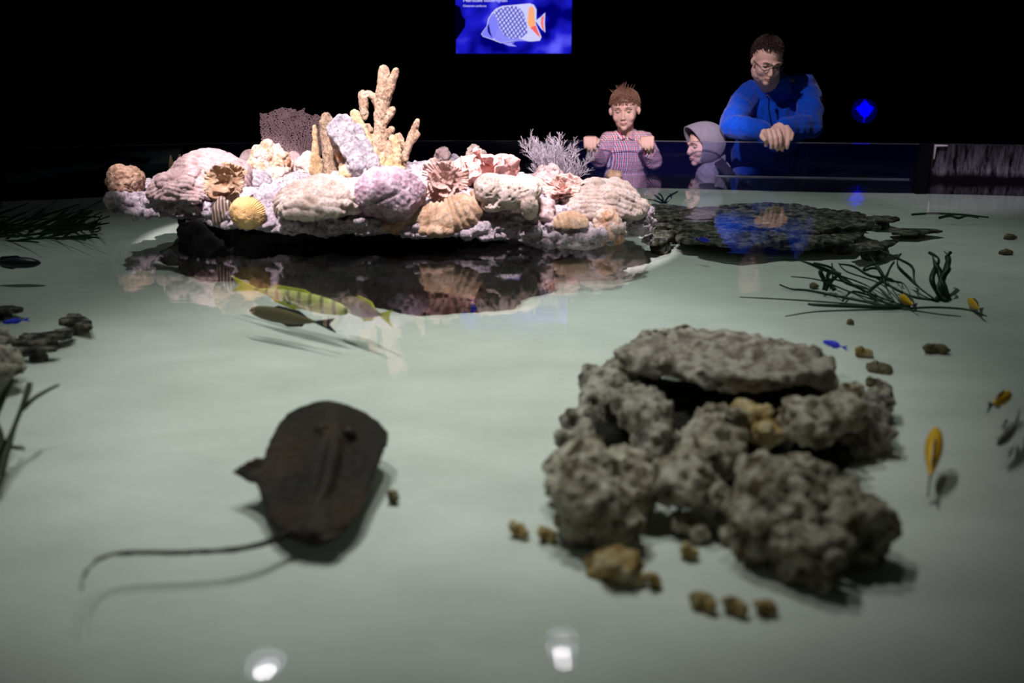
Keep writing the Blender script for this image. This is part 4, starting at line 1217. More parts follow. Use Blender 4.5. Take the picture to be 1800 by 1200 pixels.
def tangle(name, label, x0, x1, y0, y1, n_, mat, w_, ang, ln, seed):
    rr = random.Random(seed); items = []
    for i in range(n_):
        x = rr.uniform(x0, x1); y = rr.uniform(y0, y1)
        a = rr.uniform(*ang); L_ = rr.uniform(*ln)
        p = Pz(x, y, -.08); z = sand_z(p.y)
        pts = []
        for t in (0, .33, .66, 1):
            pts.append((x + L_ * t * math.cos(a), y - L_ * t * math.sin(a) + rr.uniform(-3, 3) * t, min(-.006, z + .05 * t)))
        items.append((w_, pts))
    blades(name, label, items, mat)
tangle('seagrass', 'large black green seagrass thicket at the left edge, behind', -60, 120, 385, 424, 95, 'grass', 4, (-.05, .7), (30, 90), 1)
tangle('seagrass', 'lighter green tuft at the right tip of the left thicket', 100, 165, 398, 408, 34, 'grass2', 3.5, (.1, 1.4), (14, 34), 2)
blades('seagrass', 'tall blurred olive blades at the near left edge', [
    (16, [(-6, 860, -.15), (8, 800, -.12), (25, 750, -.09), (45, 700, -.05), (53, 672, -.03)]),
    (14, [(-20, 760, -.12), (-5, 720, -.09), (12, 685, -.05), (24, 665, -.03)]),
    (20, [(-30, 860, -.15), (-10, 800, -.12), (2, 770, -.1), (-6, 745, -.08)]),
    (7, [(40, 720, -.08), (60, 700, -.06), (85, 685, -.05), (104, 676, -.04)]),
    (8, [(0, 770, -.12), (20, 785, -.12), (44, 788, -.12)])], 'grass2')

# ------------------------------------------------------------------ stingray
def stingray():
    rows = [  # y, left, right, z, thickness
        (714, 545, 575, -.035, .006), (718, 522, 612, -.038, .012), (726, 506, 640, -.045, .016), (740, 492, 668, -.055, .020), (756, 482, 683, -.064, .022), (772, 474, 682, -.072, .023),
        (790, 466, 674, -.080, .023), (806, 462, 668, -.088, .022), (818, 450, 664, -.094, .021), (828, 424, 660, -.099, .020), (836, 408, 657, -.103, .019), (844, 430, 652, -.107, .018), (856, 448, 648, -.112, .017),
        (872, 458, 643, -.118, .016), (890, 466, 637, -.124, .015), (908, 472, 628, -.130, .014), (924, 484, 614, -.135, .013), (936, 498, 598, -.139, .012), (946, 515, 585, -.142, .010), (952, 535, 570, -.144, .006)]
    RZ = lambda z: z * .68 - .048
    rows = [(y, xl, xr, RZ(z), th) for (y, xl, xr, z, th) in rows]
    nu = 40; V = []; n = len(rows)
    for side in (1, -1):
        for (y, xl, xr, z, th) in rows:
            mid = 590 + (y - 715) * -.16
            for i in range(nu + 1):
                u = i / nu
                x = xl + (xr - xl) * u
                e = math.sin(PI * u) ** .6
                dist = (x - mid) / 110
                body = math.exp(-(dist * 2.2) ** 2)
                wing = .022 * abs(dist) ** 2.2 * (1 if dist > 0 else .6)
                dz = side * (.0045 + th * (0.28 * e + .9 * body * e)) - (.0 if side > 0 else -.004) - wing * .5
                if xl < 455 and u < .12: dz += .022 * (1 - u / .12)
                P = Pz(x, y, z)
                V.append((P.x, P.y, P.z + dz))
    V = np.array(V)
    m_ = nu + 1
    Fc = []
    for j in range(n - 1):
        for i in range(nu):
            a = j * m_ + i
            Fc.append((a, a + 1, a + m_ + 1, a + m_)[::-1])
            b_ = n * m_ + a
            Fc.append((b_, b_ + 1, b_ + m_ + 1, b_ + m_))
    for j in range(n - 1):
        for e in (0, nu):
            a, c = j * m_ + e, (j + 1) * m_ + e
            f = (a, c, c + n * m_, a + n * m_); Fc.append(f if e else f[::-1])
    for i in range(nu):
        f = (i, i + 1, i + 1 + n * m_, i + n * m_); Fc.append(f)
        a = (n - 1) * m_ + i; Fc.append((a + 1, a, a + n * m_, a + 1 + n * m_))
    s = Sculpt(); s.raw(V, Fc)
    # back ridge, eyes' bumps and the tail, all one skin
    spine = [(592, 745, -.040), (585, 800, -.066), (572, 860, -.094), (550, 905, -.118), (520, 930, -.130), (490, 945, -.135)]
    s.chain([Pz(p[0], p[1], RZ(p[2])) for p in spine], [.014, .016, .014, .011, .008, .0055])
    s.ell(Pz(566, 758, RZ(-.040)), .015); s.ell(Pz(612, 764, RZ(-.044)), .015)
    s.ell(Pz(520, 925, RZ(-.135)), (.02, .03, .006)); s.ell(Pz(575, 935, RZ(-.138)), (.024, .03, .006))
    tail = [(490, 945, -.135), (455, 958, -.133), (410, 966, -.130), (360, 970, -.128), (300, 971, -.126), (240, 971, -.124), (200, 973, -.122), (170, 984, -.120), (152, 1003, -.118), (144, 1022, -.116), (143, 1040, -.114)]
    s.chain([Pz(p[0], p[1], RZ(p[2])) for p in tail], [.0055, .005, .0046, .0044, .0042, .0038, .0034, .003, .0027, .0024, .002])
    o = s.build('stingray', M['ray_skin'], .0028, 3, lambda V, N: .0012 * fbm(V * 60, 2))
    tag(o, 'dark brown stingray gliding over the sand with its long thin tail trailing left', 'stingray')
    for (x, y, z) in ((564, 752, RZ(-.020)), (614, 758, RZ(-.024))):
        V_, F_ = ico(3); P = Pz(x, y, z)
        mk('eye', V_ * .0045 + np.array(P), F_, M['fish_dark'], parent=o)
M['ray_skin'] = stone('ray_skin', [(0.004, 0.003, 0.002), (0.011, 0.007, 0.003), (0.028, 0.013, 0.004)], 9, .3, 90, .6, .2)
M['fish_dark'] = flat('fish_dark', (0.006, 0.008, 0.014), .4, .5)
M['fish_blue'] = flat('fish_blue', (0.01, 0.03, 0.75), .35, .5)
M['fish_yellow'] = flat('fish_yellow', (0.75, 0.42, 0.01), .4, .5)
M['fish_fin'] = flat('fish_fin', (0.02, 0.035, 0.06), .4, .5)
M['fish_grey'] = flat('fish_grey', (0.18, 0.17, 0.14), .4, .5)
stingray()

# ------------------------------------------------------------------ fish
def fish(label, a, b_, z, h_px, body, tail, roll=0.0, zb=None, fin=None, name='small_fish', fat=.5, fork=.9, bend=0.0, cat='fish'):
    """a = snout pixel, b_ = tail-tip pixel; h_px = body height"""
    A = Pz(a[0], a[1], z); B = Pz(b_[0], b_[1], z if zb is None else zb)
    ax = (B - A); Ln = ax.length; ax.normalize()
    up = Vector((0, 0, 1)); sd = ax.cross(up).normalized(); up = sd.cross(ax).normalized()
    R = Matrix.Rotation(roll, 3, ax); up = R @ up; sd = R @ sd
    k = ppm(A); hh = h_px / 2 / k
    n, m_ = 22, 16
    V = []
    for i in range(n + 1):
        t = i / n
        prof = (math.sin(PI * min(1, t * 1.02) ** .75)) ** .75 if t < .999 else 0
        prof = max(prof, .16 if t > .5 else .03)
        c = A + ax * Ln * .80 * t + sd * bend * Ln * math.sin(t * 2.2)
        for j in range(m_):
            an = 2 * PI * j / m_
            V.append(tuple(c + up * hh * prof * math.sin(an) + sd * hh * fat * prof * math.cos(an)))
    Fc = [(i * m_ + j, i * m_ + (j + 1) % m_, (i + 1) * m_ + (j + 1) % m_, (i + 1) * m_ + j) for i in range(n) for j in range(m_)]
    Fc += [tuple(range(m_))[::-1], tuple(n * m_ + j for j in range(m_))]
    o = mk(name, V, Fc, M[body])
    def finmesh(nm, pts, mat, th=.0012):
        n_ = len(pts)
        V = [tuple(p + sd * th) for p in pts] + [tuple(p - sd * th) for p in pts]
        F_ = [tuple(range(n_)), tuple(range(2 * n_ - 1, n_ - 1, -1))] + [((i + 1) % n_, i, n_ + i, n_ + (i + 1) % n_) for i in range(n_)]
        mk(nm, V, F_, M[mat], parent=o, smooth=False)
    off = sd * bend * Ln * math.sin(2.0)
    c = A + ax * Ln * .77 + off
    finmesh('tail_fin', [c + up * hh * .14, A + ax * Ln + up * hh * fork + off, A + ax * Ln * .93 + off, A + ax * Ln - up * hh * fork + off, c - up * hh * .14], tail)
    finmesh('dorsal_fin', [A + ax * Ln * .28 + up * hh * .86, A + ax * Ln * .36 + up * hh * 1.25, A + ax * Ln * .6 + up * hh * 1.05, A + ax * Ln * .70 + up * hh * .3], fin or tail)
    finmesh('belly_fin', [A + ax * Ln * .36 - up * hh * .86, A + ax * Ln * .46 - up * hh * 1.25, A + ax * Ln * .62 - up * hh * .9, A + ax * Ln * .66 - up * hh * .4], fin or tail)
    for q in (1, -1):
        V_, F_ = ico(2)
        e = A + ax * Ln * .10 + up * hh * .22 + sd * q * hh * fat * .45
        mk('eye', V_ * max(.0012, hh * .11) + np.array(e), F_, M['fish_dark'], parent=o)
    return tag(o, label, cat)
m_, nt, b = new_mat('striped_green_fish')
tc = nt.nodes.new('ShaderNodeTexCoord'); wv = nt.nodes.new('ShaderNodeTexWave'); wv.inputs['Scale'].default_value = 9; wv.inputs['Distortion'].default_value = 1.0
cr = nt.nodes.new('ShaderNodeValToRGB'); cr.color_ramp.elements[0].color = (0.14, 0.17, 0.05, 1); cr.color_ramp.elements[1].color = (0.40, 0.44, 0.10, 1); cr.color_ramp.elements[0].position = .12; cr.color_ramp.elements[1].position = .35
nt.links.new(tc.outputs['Object'], wv.inputs[0]); nt.links.new(wv.outputs[0], cr.inputs[0]); nt.links.new(cr.outputs[0], b.inputs['Base Color'])
M['fish_striped'] = m_
M['fish_lime'] = flat('fish_lime', (0.55, 0.55, 0.04), .4)
M['fish_olive'] = flat('fish_olive', (0.12, 0.10, 0.05), .4)
fish('long yellow green barred fish swimming under the island reflection', (616, 548), (408, 498), -.05, 34, 'fish_striped', 'fish_lime', zb=-.04, name='barred_fish', fat=.6)
fish('dark olive fish below the barred yellow green one', (438, 545), (590, 572), -.07, 28, 'fish_olive', 'fish_dark', name='olive_fish', fat=.5)
fish('brown fish with a yellow face at the head end of the barred one', (600, 530), (690, 560), -.045, 34, 'fish_olive', 'fish_lime', name='brown_fish', fat=.6)
fish('slim royal blue fish behind the rock pile, closest to the seagrass', (1446, 600), (1490, 612), -.07, 11, 'fish_blue', 'fish_blue', name='blue_fish')
fish('slim royal blue fish over the rock shelf at the left edge', (4, 567), (52, 561), -.07, 9, 'fish_blue', 'fish_blue', name='blue_fish')
fish('tiny blue fish over the dark front slab of the flat reef', (1248, 423), (1222, 419), -.03, 7, 'fish_blue', 'fish_blue', name='blue_fish')
fish('tiny blue fish beside the island tip above the yellow one', (1126, 371), (1156, 368), -.03, 5, 'fish_blue', 'fish_blue', name='blue_fish')
fish('small yellow fish with dark head next to the island tip', (1145, 375), (1100, 381), -.02, 7, 'fish_yellow', 'fish_yellow', name='yellow_fish')
fish('bright yellow fish diving head down over the right sand', (1646, 752), (1632, 862), -.09, 36, 'fish_yellow', 'fish_fin', zb=-.15, name='yellow_fish', fat=.8)
fish('yellow and black fish at the right edge, above the grey one', (1776, 692), (1736, 716), -.10, 24, 'fish_yellow', 'fish_fin', name='yellow_fish', fat=.8)
fish('yellow fish hovering at the foot of the upright seagrass clump', (1582, 520), (1612, 540), -.11, 16, 'fish_yellow', 'fish_fin', name='yellow_fish', fat=.7)
fish('yellow and black fish on the sand right of the seagrass', (1702, 526), (1728, 548), -.11, 16, 'fish_yellow', 'fish_fin', name='yellow_fish', fat=.7)
fish('grey fish curving through the water under the right edge yellow one', (1752, 780), (1778, 728), -.12, 26, 'fish_grey', 'fish_fin', name='grey_fish', fat=.5, bend=.08)
fish('black fish with raised fin at the left edge below the seagrass thicket', (72, 462), (-40, 460), -.05, 20, 'fish_dark', 'fish_dark', name='black_fish', fat=1.2)
# tan hump breaking the surface by the back panel
p = Pz(1080, 307, 0); p = Vector((p.x, 4.86, 0)); k = ppm(p)
s = Sculpt(); s.ell(PY(1080, 308, 4.86), (15 / k, .05, 9 / k)); s.ell(PY(1074, 306, 4.86), (8 / k, .04, 8 / k))
tag(s.build('tan_rock', M['coral_tan'], .004, 2, lambda V, N: .002 * fbm(V * 40, 2)), 'small tan hump breaking the surface in front of the checked shirt', 'rock')
# ------------------------------------------------------------------ people behind the panel
M['skin'] = stone('skin_fair', [(0.56, 0.34, 0.27), (0.64, 0.41, 0.33), (0.68, 0.45, 0.38)], 12, .1, 300, .55, .3, dist=.001)
M['lips'] = flat('lips', (0.50, 0.20, 0.18), .45, .3)
M['eyeball'] = flat('eye_white', (0.28, 0.25, 0.24), .3, .5)
M['iris'] = flat('iris_dark', (0.02, 0.015, 0.012), .2, .5)
M['brow'] = flat('eyebrow', (0.10, 0.05, 0.025), .9, .05)
M['hair_brown'] = flat('hair_brown', (0.20, 0.105, 0.065), .5, .4)
M['hair_dark'] = flat('hair_dark', (0.028, 0.014, 0.010), .55, .35)
M['blue_fleece'] = cloth('blue_fleece', [(0.002, 0.045, 0.40), (0.004, 0.065, 0.50)], 40)
M['blue_seam'] = flat('blue_seam', (0.001, 0.012, 0.10), .9, .05)
M['grey_jersey'] = cloth('grey_jersey', [(0.17, 0.155, 0.20), (0.22, 0.20, 0.25)], 50)
M['dark_trousers'] = cloth('dark_trousers', [(0.006, 0.008, 0.02), (0.010, 0.012, 0.03)], 30)
M['strap'] = cloth('dark_strap', [(0.010, 0.008, 0.012), (0.02, 0.016, 0.022)], 90)
M['metal'] = flat('dark_metal', (0.04, 0.04, 0.05), .3, .5, .8)
# checked shirt: red and navy threads on white, woven as crossing stripes
m_, nt, b = new_mat('checked_shirt')
L = nt.links
tc = nt.nodes.new('ShaderNodeTexCoord'); sp = nt.nodes.new('ShaderNodeSeparateXYZ'); L.new(tc.outputs['Object'], sp.inputs[0])
def math_node(op, a=None, bb=None, va=None, vb=None):
    n_ = nt.nodes.new('ShaderNodeMath'); n_.operation = op
    if a is not None: L.new(a, n_.inputs[0])
    elif va is not None: n_.inputs[0].default_value = va
    if bb is not None: L.new(bb, n_.inputs[1])
    elif vb is not None: n_.inputs[1].default_value = vb
    return n_.outputs[0]
def stripes(src, period, phase, width):
    f = math_node('FRACT', math_node('ADD', math_node('MULTIPLY', src, vb=1 / period), vb=phase))
    return math_node('LESS_THAN', f, vb=width)
cx_ = math_node('ADD', sp.outputs['X'], math_node('MULTIPLY', sp.outputs['Y'], vb=.6))
def mixc(fac, a, bcol, amt):
    f = math_node('MULTIPLY', fac, vb=amt)
    n_ = nt.nodes.new('ShaderNodeMix'); n_.data_type = 'RGBA'
    L.new(f, n_.inputs['Factor'])
    if isinstance(a, tuple): n_.inputs['A'].default_value = (*a, 1)
    else: L.new(a, n_.inputs['A'])
    n_.inputs['B'].default_value = (*bcol, 1)
    return n_.outputs['Result']
c = mixc(stripes(cx_, .021, 0, .28), (0.86, 0.80, 0.82), (0.60, 0.03, 0.07), .9)
c = mixc(stripes(cx_, .021, .5, .22), c, (0.02, 0.02, 0.12), .85)
c = mixc(stripes(sp.outputs['Z'], .019, 0, .25), c, (0.55, 0.04, 0.10), .5)
c = mixc(stripes(sp.outputs['Z'], .019, .5, .25), c, (0.03, 0.03, 0.14), .5)
L.new(c, b.inputs['Base Color']); b.inputs['Roughness'].default_value = .9; b.inputs['Specular IOR Level'].default_value = .05
M['checked'] = m_

def head_matrix(P, scale, yaw=0.0, nod=0.0, tilt=0.0):
    """yaw > 0 turns the face to the picture's right, nod > 0 looks down"""
    return Matrix.Translation(P) @ (Matrix.Rotation(yaw, 4, 'Z') @ Matrix.Rotation(tilt, 4, 'Y') @ Matrix.Rotation(nod, 4, 'X')) @ Matrix.Scale(scale, 4)
def add_head(s, HM, child=False, jawf=1.0):
    keep = s.M; s.M = HM
    f = 1.10 if child else 1.0
    nz = .62 if child else .9
    s.ell((0, .08, .14), (.33 * f, .40, .36))
    s.ell((0, -.10, -.08), (.275 * f, .285, .34))
    s.ell((0, -.13, -.29), ((.225 if child else .19) * f * jawf, .21, .17))
    s.ell((0, -.27, -.41), (.085, .08, .075))
    for q in (1, -1):
        s.ell((q * .155 * f, -.235, -.14), (.105, .10, .12))
        s.chain([(q * .05, -.375, .075), (q * .20, -.315, .075)], [.035, .03])
        s.ell((q * .32 * f, .03, -.04), (.035, .075, .105), (0, 0, q * .35))
        s.ell((q * .335 * f, .0, -.02), (.05, .03, .085), (0, 0, q * .6))
        s.ell((q * .038, -.39 - .035 * nz, -.165), (.032, .042, .028))
    s.chain([(0, -.36, .02), (0, -.37 - .045 * nz, -.06), (0, -.38 - .075 * nz, -.145)], [.026, .031, .040])
    s.chain([(-.085, -.335, -.285), (-.03, -.375, -.268), (.03, -.375, -.268), (.085, -.335, -.285)], [.014, .022, .022, .014])
    s.chain([(-.075, -.33, -.298), (0, -.372, -.312), (.075, -.33, -.298)], [.015, .025, .015])
    s.M = keep
def head_disp(HM):
    inv = HM.inverted(); A = np.array(inv)
    sc = HM.to_scale()[0]
    def d(V, N):
        q = V @ A[:3, :3].T + A[:3, 3]
        r = np.zeros(len(V))
        front = q[:, 1] < -.15
        for sx_ in (1, -1):
            g = np.exp(-(((q[:, 0] - sx_ * .135) / .075) ** 2 + ((q[:, 2] - .0) / .045) ** 2))
            r -= .055 * g * front
        g = np.exp(-((q[:, 0] / .09) ** 4 + ((q[:, 2] + .291) / .010) ** 2))
        r -= .022 * g * front
        return r * sc
    return d
def paint_lips(o, HM):
    me = o.data
    me.materials.append(M['lips'])
    inv = HM.inverted() @ Matrix.Translation(o.location)
    for p in me.polygons:
        c = inv @ p.center
        if abs(c.x) < .095 and abs(c.z + .29) < .036 * (1 - .5 * (c.x / .095) ** 2) and c.y < -.27: p.material_index = 1
def face_parts(root, HM, browmat='brow', look=-.2):
    def tr(v): return HM @ Vector(v)
    sc = HM.to_scale()[0]
    for q in (1, -1):
        V, Fc = ico(3)
        c = tr((q * .135, -.282, -.008))
        mk('eyeball', V * .052 * sc + np.array(c), Fc, M['eyeball'], parent=root)
        d = (HM.to_3x3() @ Vector((0, -1, look))).normalized()
        mk('iris', V * .024 * sc + np.array(c + d * .034 * sc), Fc, M['iris'], parent=root)
        s = Sculpt(HM); s.chain([(q * .082, -.325, .016), (q * .135, -.335, .024), (q * .192, -.300, .012)], [.014, .024, .013])
        s.build('eyelid', M['skin'], .0012, 1, parent=root)
        s = Sculpt(HM); s.chain([(q * .06, -.395, .085), (q * .13, -.385, .105), (q * .215, -.325, .085)], [.011, .013, .007])
        s.build('eyebrow', M[browmat], .0015, 0, parent=root)

def hair_mesh(root, HM, mat, n, ln, seed, messy=.3, brow=.30, thick=.014, lift=.07, sweep=0.0, stray=0):
    """tapered locks laid over the scalp, from the crown outward; `brow` = how low the fringe hangs"""
    rr = random.Random(seed)
    mu_ = Multi()
    C = Vector((0, .08, .13)); R = Vector((.350, .425, .38))
    crown = Vector((.10, .35, .93)).normalized()
    def surf(d, lf=1.0): return Vector((C.x + d.x * R.x * lf, C.y + d.y * R.y * lf, C.z + d.z * R.z * lf))
    def edge(d):                     # lowest z direction that still carries hair at this bearing
        f = max(0, -d.y)
        return -.30 + (brow + .30) * min(1, f * 1.9) if d.y < .15 else -.55
    cnt = 0
    sc = HM.to_scale()[0]
    while cnt < n:
        d = Vector((rr.gauss(0, 1), rr.gauss(0, 1), rr.gauss(.4, 1))).normalized()
        if d.z < edge(d) + .10: continue
        cnt += 1
        fl = d - crown * d.dot(crown)
        fl = fl.normalized() if fl.length > .05 else Vector((rr.uniform(-1, 1), rr.uniform(-1, 1), 0)).normalized()
        fl = (fl + Vector((rr.uniform(-1, 1) + sweep, rr.uniform(-1, 1), rr.uniform(-.7, .9))) * messy).normalized()
        L_ = ln * rr.uniform(.6, 1.25)
        up = rr.uniform(.3, 1.3)
        pts = []
        for i in range(6):
            t = i / 5
            v = (d + fl * L_ * t).normalized()
            if v.z < edge(v) - .05 and v.y < .1:
                v.z = edge(v) - .05; v.normalize()
            pts.append(tuple(HM @ surf(v, 1.0 + lift * up * math.sin(t * 2.6))))
        mu_.tube(pts, [thick * sc * x for x in (.8, 1.1, 1.0, .8, .5, .1)], 4)
    for i in range(int(stray)):      # stray tufts standing off the crown
        d = Vector((rr.gauss(-.25, .45), rr.gauss(.1, .4), 1)).normalized()
        e = (d + Vector((rr.uniform(-.6, .5), rr.uniform(-.4, .3), .2))).normalized()
        pts = [tuple(HM @ (surf(d, .98) + e * .20 * t * rr.uniform(.7, 1.1))) for t in (0, .35, .7, 1)]
        mu_.tube(pts, [thick * sc * x for x in (1, .9, .6, .1)], 4)
    V, Fc = ico(4)
    W_ = []
    for v in V:
        d = Vector(v)
        W_.append(tuple(HM @ surf(d, .99 if d.z > edge(d) + .22 else .84)))
    mu_.add(W_, [tuple(f) for f in Fc])
    return mu_.build('hair', M[mat], parent=root)

def hand(s, wrist, knuck, side, down, size=1.0, curl=1.0, thumb_side=1):
    """wrist, knuckle-row centre; `side` runs across the knuckles, `down` is where the fingers curl to"""
    wrist, knuck = Vector(wrist), Vector(knuck)
    side = Vector(side).normalized(); down = Vector(down).normalized()
    fw = (knuck - wrist).normalized()
    a = size
    for t in (-1, -.33, .33, 1):
        s.chain([wrist + side * .020 * t * a, knuck + side * .031 * t * a], [.017 * a, .0125 * a], sub=2)
    for i, t in enumerate((-1, -.33, .33, 1)):
        L_ = (.78, .95, 1.0, .9)[i] * a
        b0 = knuck + side * .031 * t * a
        d1 = (fw * (1 - .55 * curl) + down * .75 * curl).normalized()
        d2 = (fw * (.35 - .45 * curl) + down * 1.0).normalized()
        d3 = (down * .8 - fw * .55 * curl).normalized()
        p1 = b0 + d1 * .038 * L_; p2 = p1 + d2 * .024 * L_; p3 = p2 + d3 * .018 * L_
        s.chain([b0, p1, p2, p3], [.0115 * a, .0098 * a, .0088 * a, .0075 * a], sub=2)
    tb = wrist + fw * .03 * a + side * .028 * thumb_side * a
    t1 = tb + (side * thumb_side * .6 + fw * .8 + down * .35).normalized() * .038 * a
    t2 = t1 + (fw * .9 + down * .7 - side * thumb_side * .2).normalized() * .028 * a
    s.chain([tb, t1, t2], [.0145 * a, .0115 * a, .009 * a], sub=2)

def wrinkle(amp, freq, seed=0):
    def d(V, N):
        q = V * np.array([freq, freq, freq * .8]) + seed
        q = q + .6 * np.c_[perlin(q * .5), perlin(q * .5 + 5), perlin(q * .5 + 9)]
        return amp * ridged(q, 2)
    return d

# ---------- man in the blue fleece
def man():
    YR = 4.87                                  # the rim under his arms
    S = lambda x, y, Y: PY(x, y, Y)
    feet = PY(1352, 300, 5.62)
    root = group_empty('man', (feet.x, 5.62, FLOOR_Z))
    rimz = RIM_Z
    hd = S(1349, 106, 5.02); sc = .214
    HM = head_matrix(hd, sc, yaw=.10, nod=.42, tilt=.04)
    neck = S(1362, 158, 5.20)
    shL, shR = S(1318, 168, 5.24), S(1412, 156, 5.24)
    elL, elR = S(1287, 222, 5.02), S(1424, 222, 5.02)
    elL.z = elR.z = rimz + .062
    wrL = S(1345, 238, YR + .02); wrR = S(1372, 235, YR + .05)
    wrL.z = rimz + .055; wrR.z = rimz + .070
    hip = Vector((feet.x, 5.60, .12))
    s = Sculpt()
    add_head(s, HM, jawf=1.05)
    nb = HM @ Vector((0, .12, -.30))
    s.chain([nb, neck], [.058, .062])
    s.chain([shL, neck, shR], [.05, .06, .05])
    s.chain([neck, neck.lerp(hip, .3), hip], [.055, .09, .12])
    s.chain([shL, elL, wrL], [.048, .038, .028]); s.chain([shR, elR, wrR], [.048, .038, .028])
    for q in (-1, 1):
        h0 = hip + Vector((q * .09, 0, -.04))
        s.chain([h0, (h0.x + q * .02, 5.50, FLOOR_Z + .48), (h0.x + q * .03, 5.62, FLOOR_Z + .09)], [.085, .055, .04])
        s.chain([(h0.x + q * .03, 5.63, FLOOR_Z + .05), (h0.x + q * .04, 5.48, FLOOR_Z + .035)], [.045, .034])
    kn = S(1355, 243, YR - .03); kn.z = rimz + .052
    hand(s, (wrL.x + .01, wrL.y - .005, wrL.z), kn, (.95, .1, .1), (.10, -.25, -.95), 1.12, .9, -1)
    kn2 = S(1373, 243, YR - .01); kn2.z = rimz + .040
    hand(s, wrR, kn2, (.9, -.2, .1), (-.1, -.3, -.9), 1.08, 1.0, 1)
    o = s.build('body', M['skin'], .0036, 2, head_disp(HM), parent=root)
    paint_lips_child(o, root, HM)
    face_parts(root, HM)
    hair_mesh(root, HM, 'hair_dark', 1500, .40, 3, .12, brow=.34, thick=.008, lift=.08)
    # beard shadow is left to the light; glasses
    g = Sculpt(HM)
    gl = group_mesh_empty('glasses', root, HM @ Vector((0, -.36, 0)))
    for q in (1, -1):
        c = (q * .15, -.40, -.015)
        ring = [(c[0] + .100 * math.cos(a), c[1] + abs(math.cos(a)) * .015, c[2] + (.050 if math.sin(a) < 0 else .040) * math.sin(a)) for a in np.linspace(0, 2 * PI, 20)]
        V, Fc = tube_arrays([HM @ Vector(p) for p in ring], .0013, 6, False)
        mk_child('rim', V, Fc, M['metal'], gl)
        V, Fc = tube_arrays([HM @ Vector(p) for p in [(q * .26, -.39, .01), (q * .33, -.20, .02), (q * .345, .02, .0)]], .0016, 6)
        mk_child('temple', V, Fc, M['metal'], gl)
    V, Fc = tube_arrays([HM @ Vector(p) for p in [(-.04, -.41, .0), (0, -.43, .015), (.04, -.41, .0)]], .0016, 6)
    mk_child('bridge', V, Fc, M['metal'], gl)
    # fleece
    s = Sculpt()
    s.chain([shL, (neck.x, neck.y + .02, neck.z - .05), shR], [.075, .085, .075])
    ch = neck + Vector((0, .03, -.17))
    s.ell(ch, (.185, .13, .18)); s.ell(ch + Vector((0, .12, -.18)), (.165, .13, .17))
    s.ell(hip + Vector((0, 0, .08)), (.17, .13, .16))
    s.ell(neck.lerp(shL, .5) + Vector((0, .02, .0)), (.08, .07, .06)); s.ell(neck.lerp(shR, .5) + Vector((0, .02, .0)), (.08, .07, .06))
    s.chain([shL, shL.lerp(elL, .5) + Vector((-.012, 0, 0)), elL], [.075, .070, .060]); s.chain([shR, shR.lerp(elR, .5) + Vector((.014, 0, 0)), elR], [.075, .070, .062])
    s.chain([elL, elL.lerp(wrL, .5), wrL + Vector((-.012, 0, 0))], [.060, .054, .040]); s.chain([elR, elR.lerp(wrR, .5), wrR + Vector((.02, .01, .0))], [.060, .054, .042])
    s.chain([neck + Vector((0, -.01, -.01)), neck + Vector((-.004, -.045, .022))], [.082, .074])
    def d(V, N):
        r = wrinkle(.0075, 9, 2)(V, N) - .004
        return r + .0012 * fbm(V * 90, 1)
    o = s.build('fleece', M['blue_fleece'], .0048, 4, d, parent=root)
    cut_collar(o, root, HM)
    V, Fc = tube_arrays([S(1352, 172, 5.04), S(1351, 190, 5.02), S(1354, 205, 5.02), S(1357, 222, 5.02)], .0035, 6)
    mk('zip', V, Fc, M['blue_seam'], parent=root)
    V, Fc = box_arrays(tuple(S(1349, 168, 5.03) - Vector((.004, .004, .012))), tuple(S(1349, 168, 5.03) + Vector((.004, .004, .006))))
    mk('zip_pull', V, Fc, M['metal'], parent=root)
    s = Sculpt()
    s.ell(hip, (.175, .13, .15))
    for q in (-1, 1):
        h0 = hip + Vector((q * .09, 0, -.04))
        s.chain([h0, (h0.x + q * .02, 5.50, FLOOR_Z + .48), (h0.x + q * .03, 5.62, FLOOR_Z + .10)], [.105, .075, .065])
    s.build('trousers', M['dark_trousers'], .008, 3, wrinkle(.006, 8), parent=root)
    for q in (-1, 1):
        s = Sculpt(); s.chain([(hip.x + q * .12, 5.64, FLOOR_Z + .045), (hip.x + q * .13, 5.44, FLOOR_Z + .040)], [.05, .045])
        s.build('shoe', M['strap'], .006, 2, parent=root)
    tag(root, 'man in glasses and bright blue fleece leaning folded arms on the tank edge', 'person')
def mk_child(name, V, Fc, mat, par):
    O = np.array(WORLD[par.name])
    V = np.asarray([tuple(v) for v in V])
    me = bpy.data.meshes.new(name); me.from_pydata((V - O).tolist(), [], [tuple(f) for f in Fc]); me.update()
    me.polygons.foreach_set('use_smooth', [True] * len(me.polygons)); me.materials.append(mat)
    o = bpy.data.objects.new(name, me); COL.objects.link(o); o.parent = par
    return o
def group_mesh_empty(name, root, P):
    e = empty(name, tuple(Vector(P) - Vector(WORLD[root.name]))); e.parent = root; WORLD[e.name] = tuple(P)
    return e
def paint_lips_child(o, root, HM):
    me = o.data; me.materials.append(M['lips'])
    inv = HM.inverted() @ Matrix.Translation(Vector(WORLD[root.name]))
    for p in me.polygons:
        c = inv @ p.center
        if c.y < -.27 and abs(c.x) < .095 and abs(c.z + .29) < (.026 * (1 - .5 * (c.x / .095) ** 2)): p.material_index = 1
def cut_collar(o, root, HM): pass

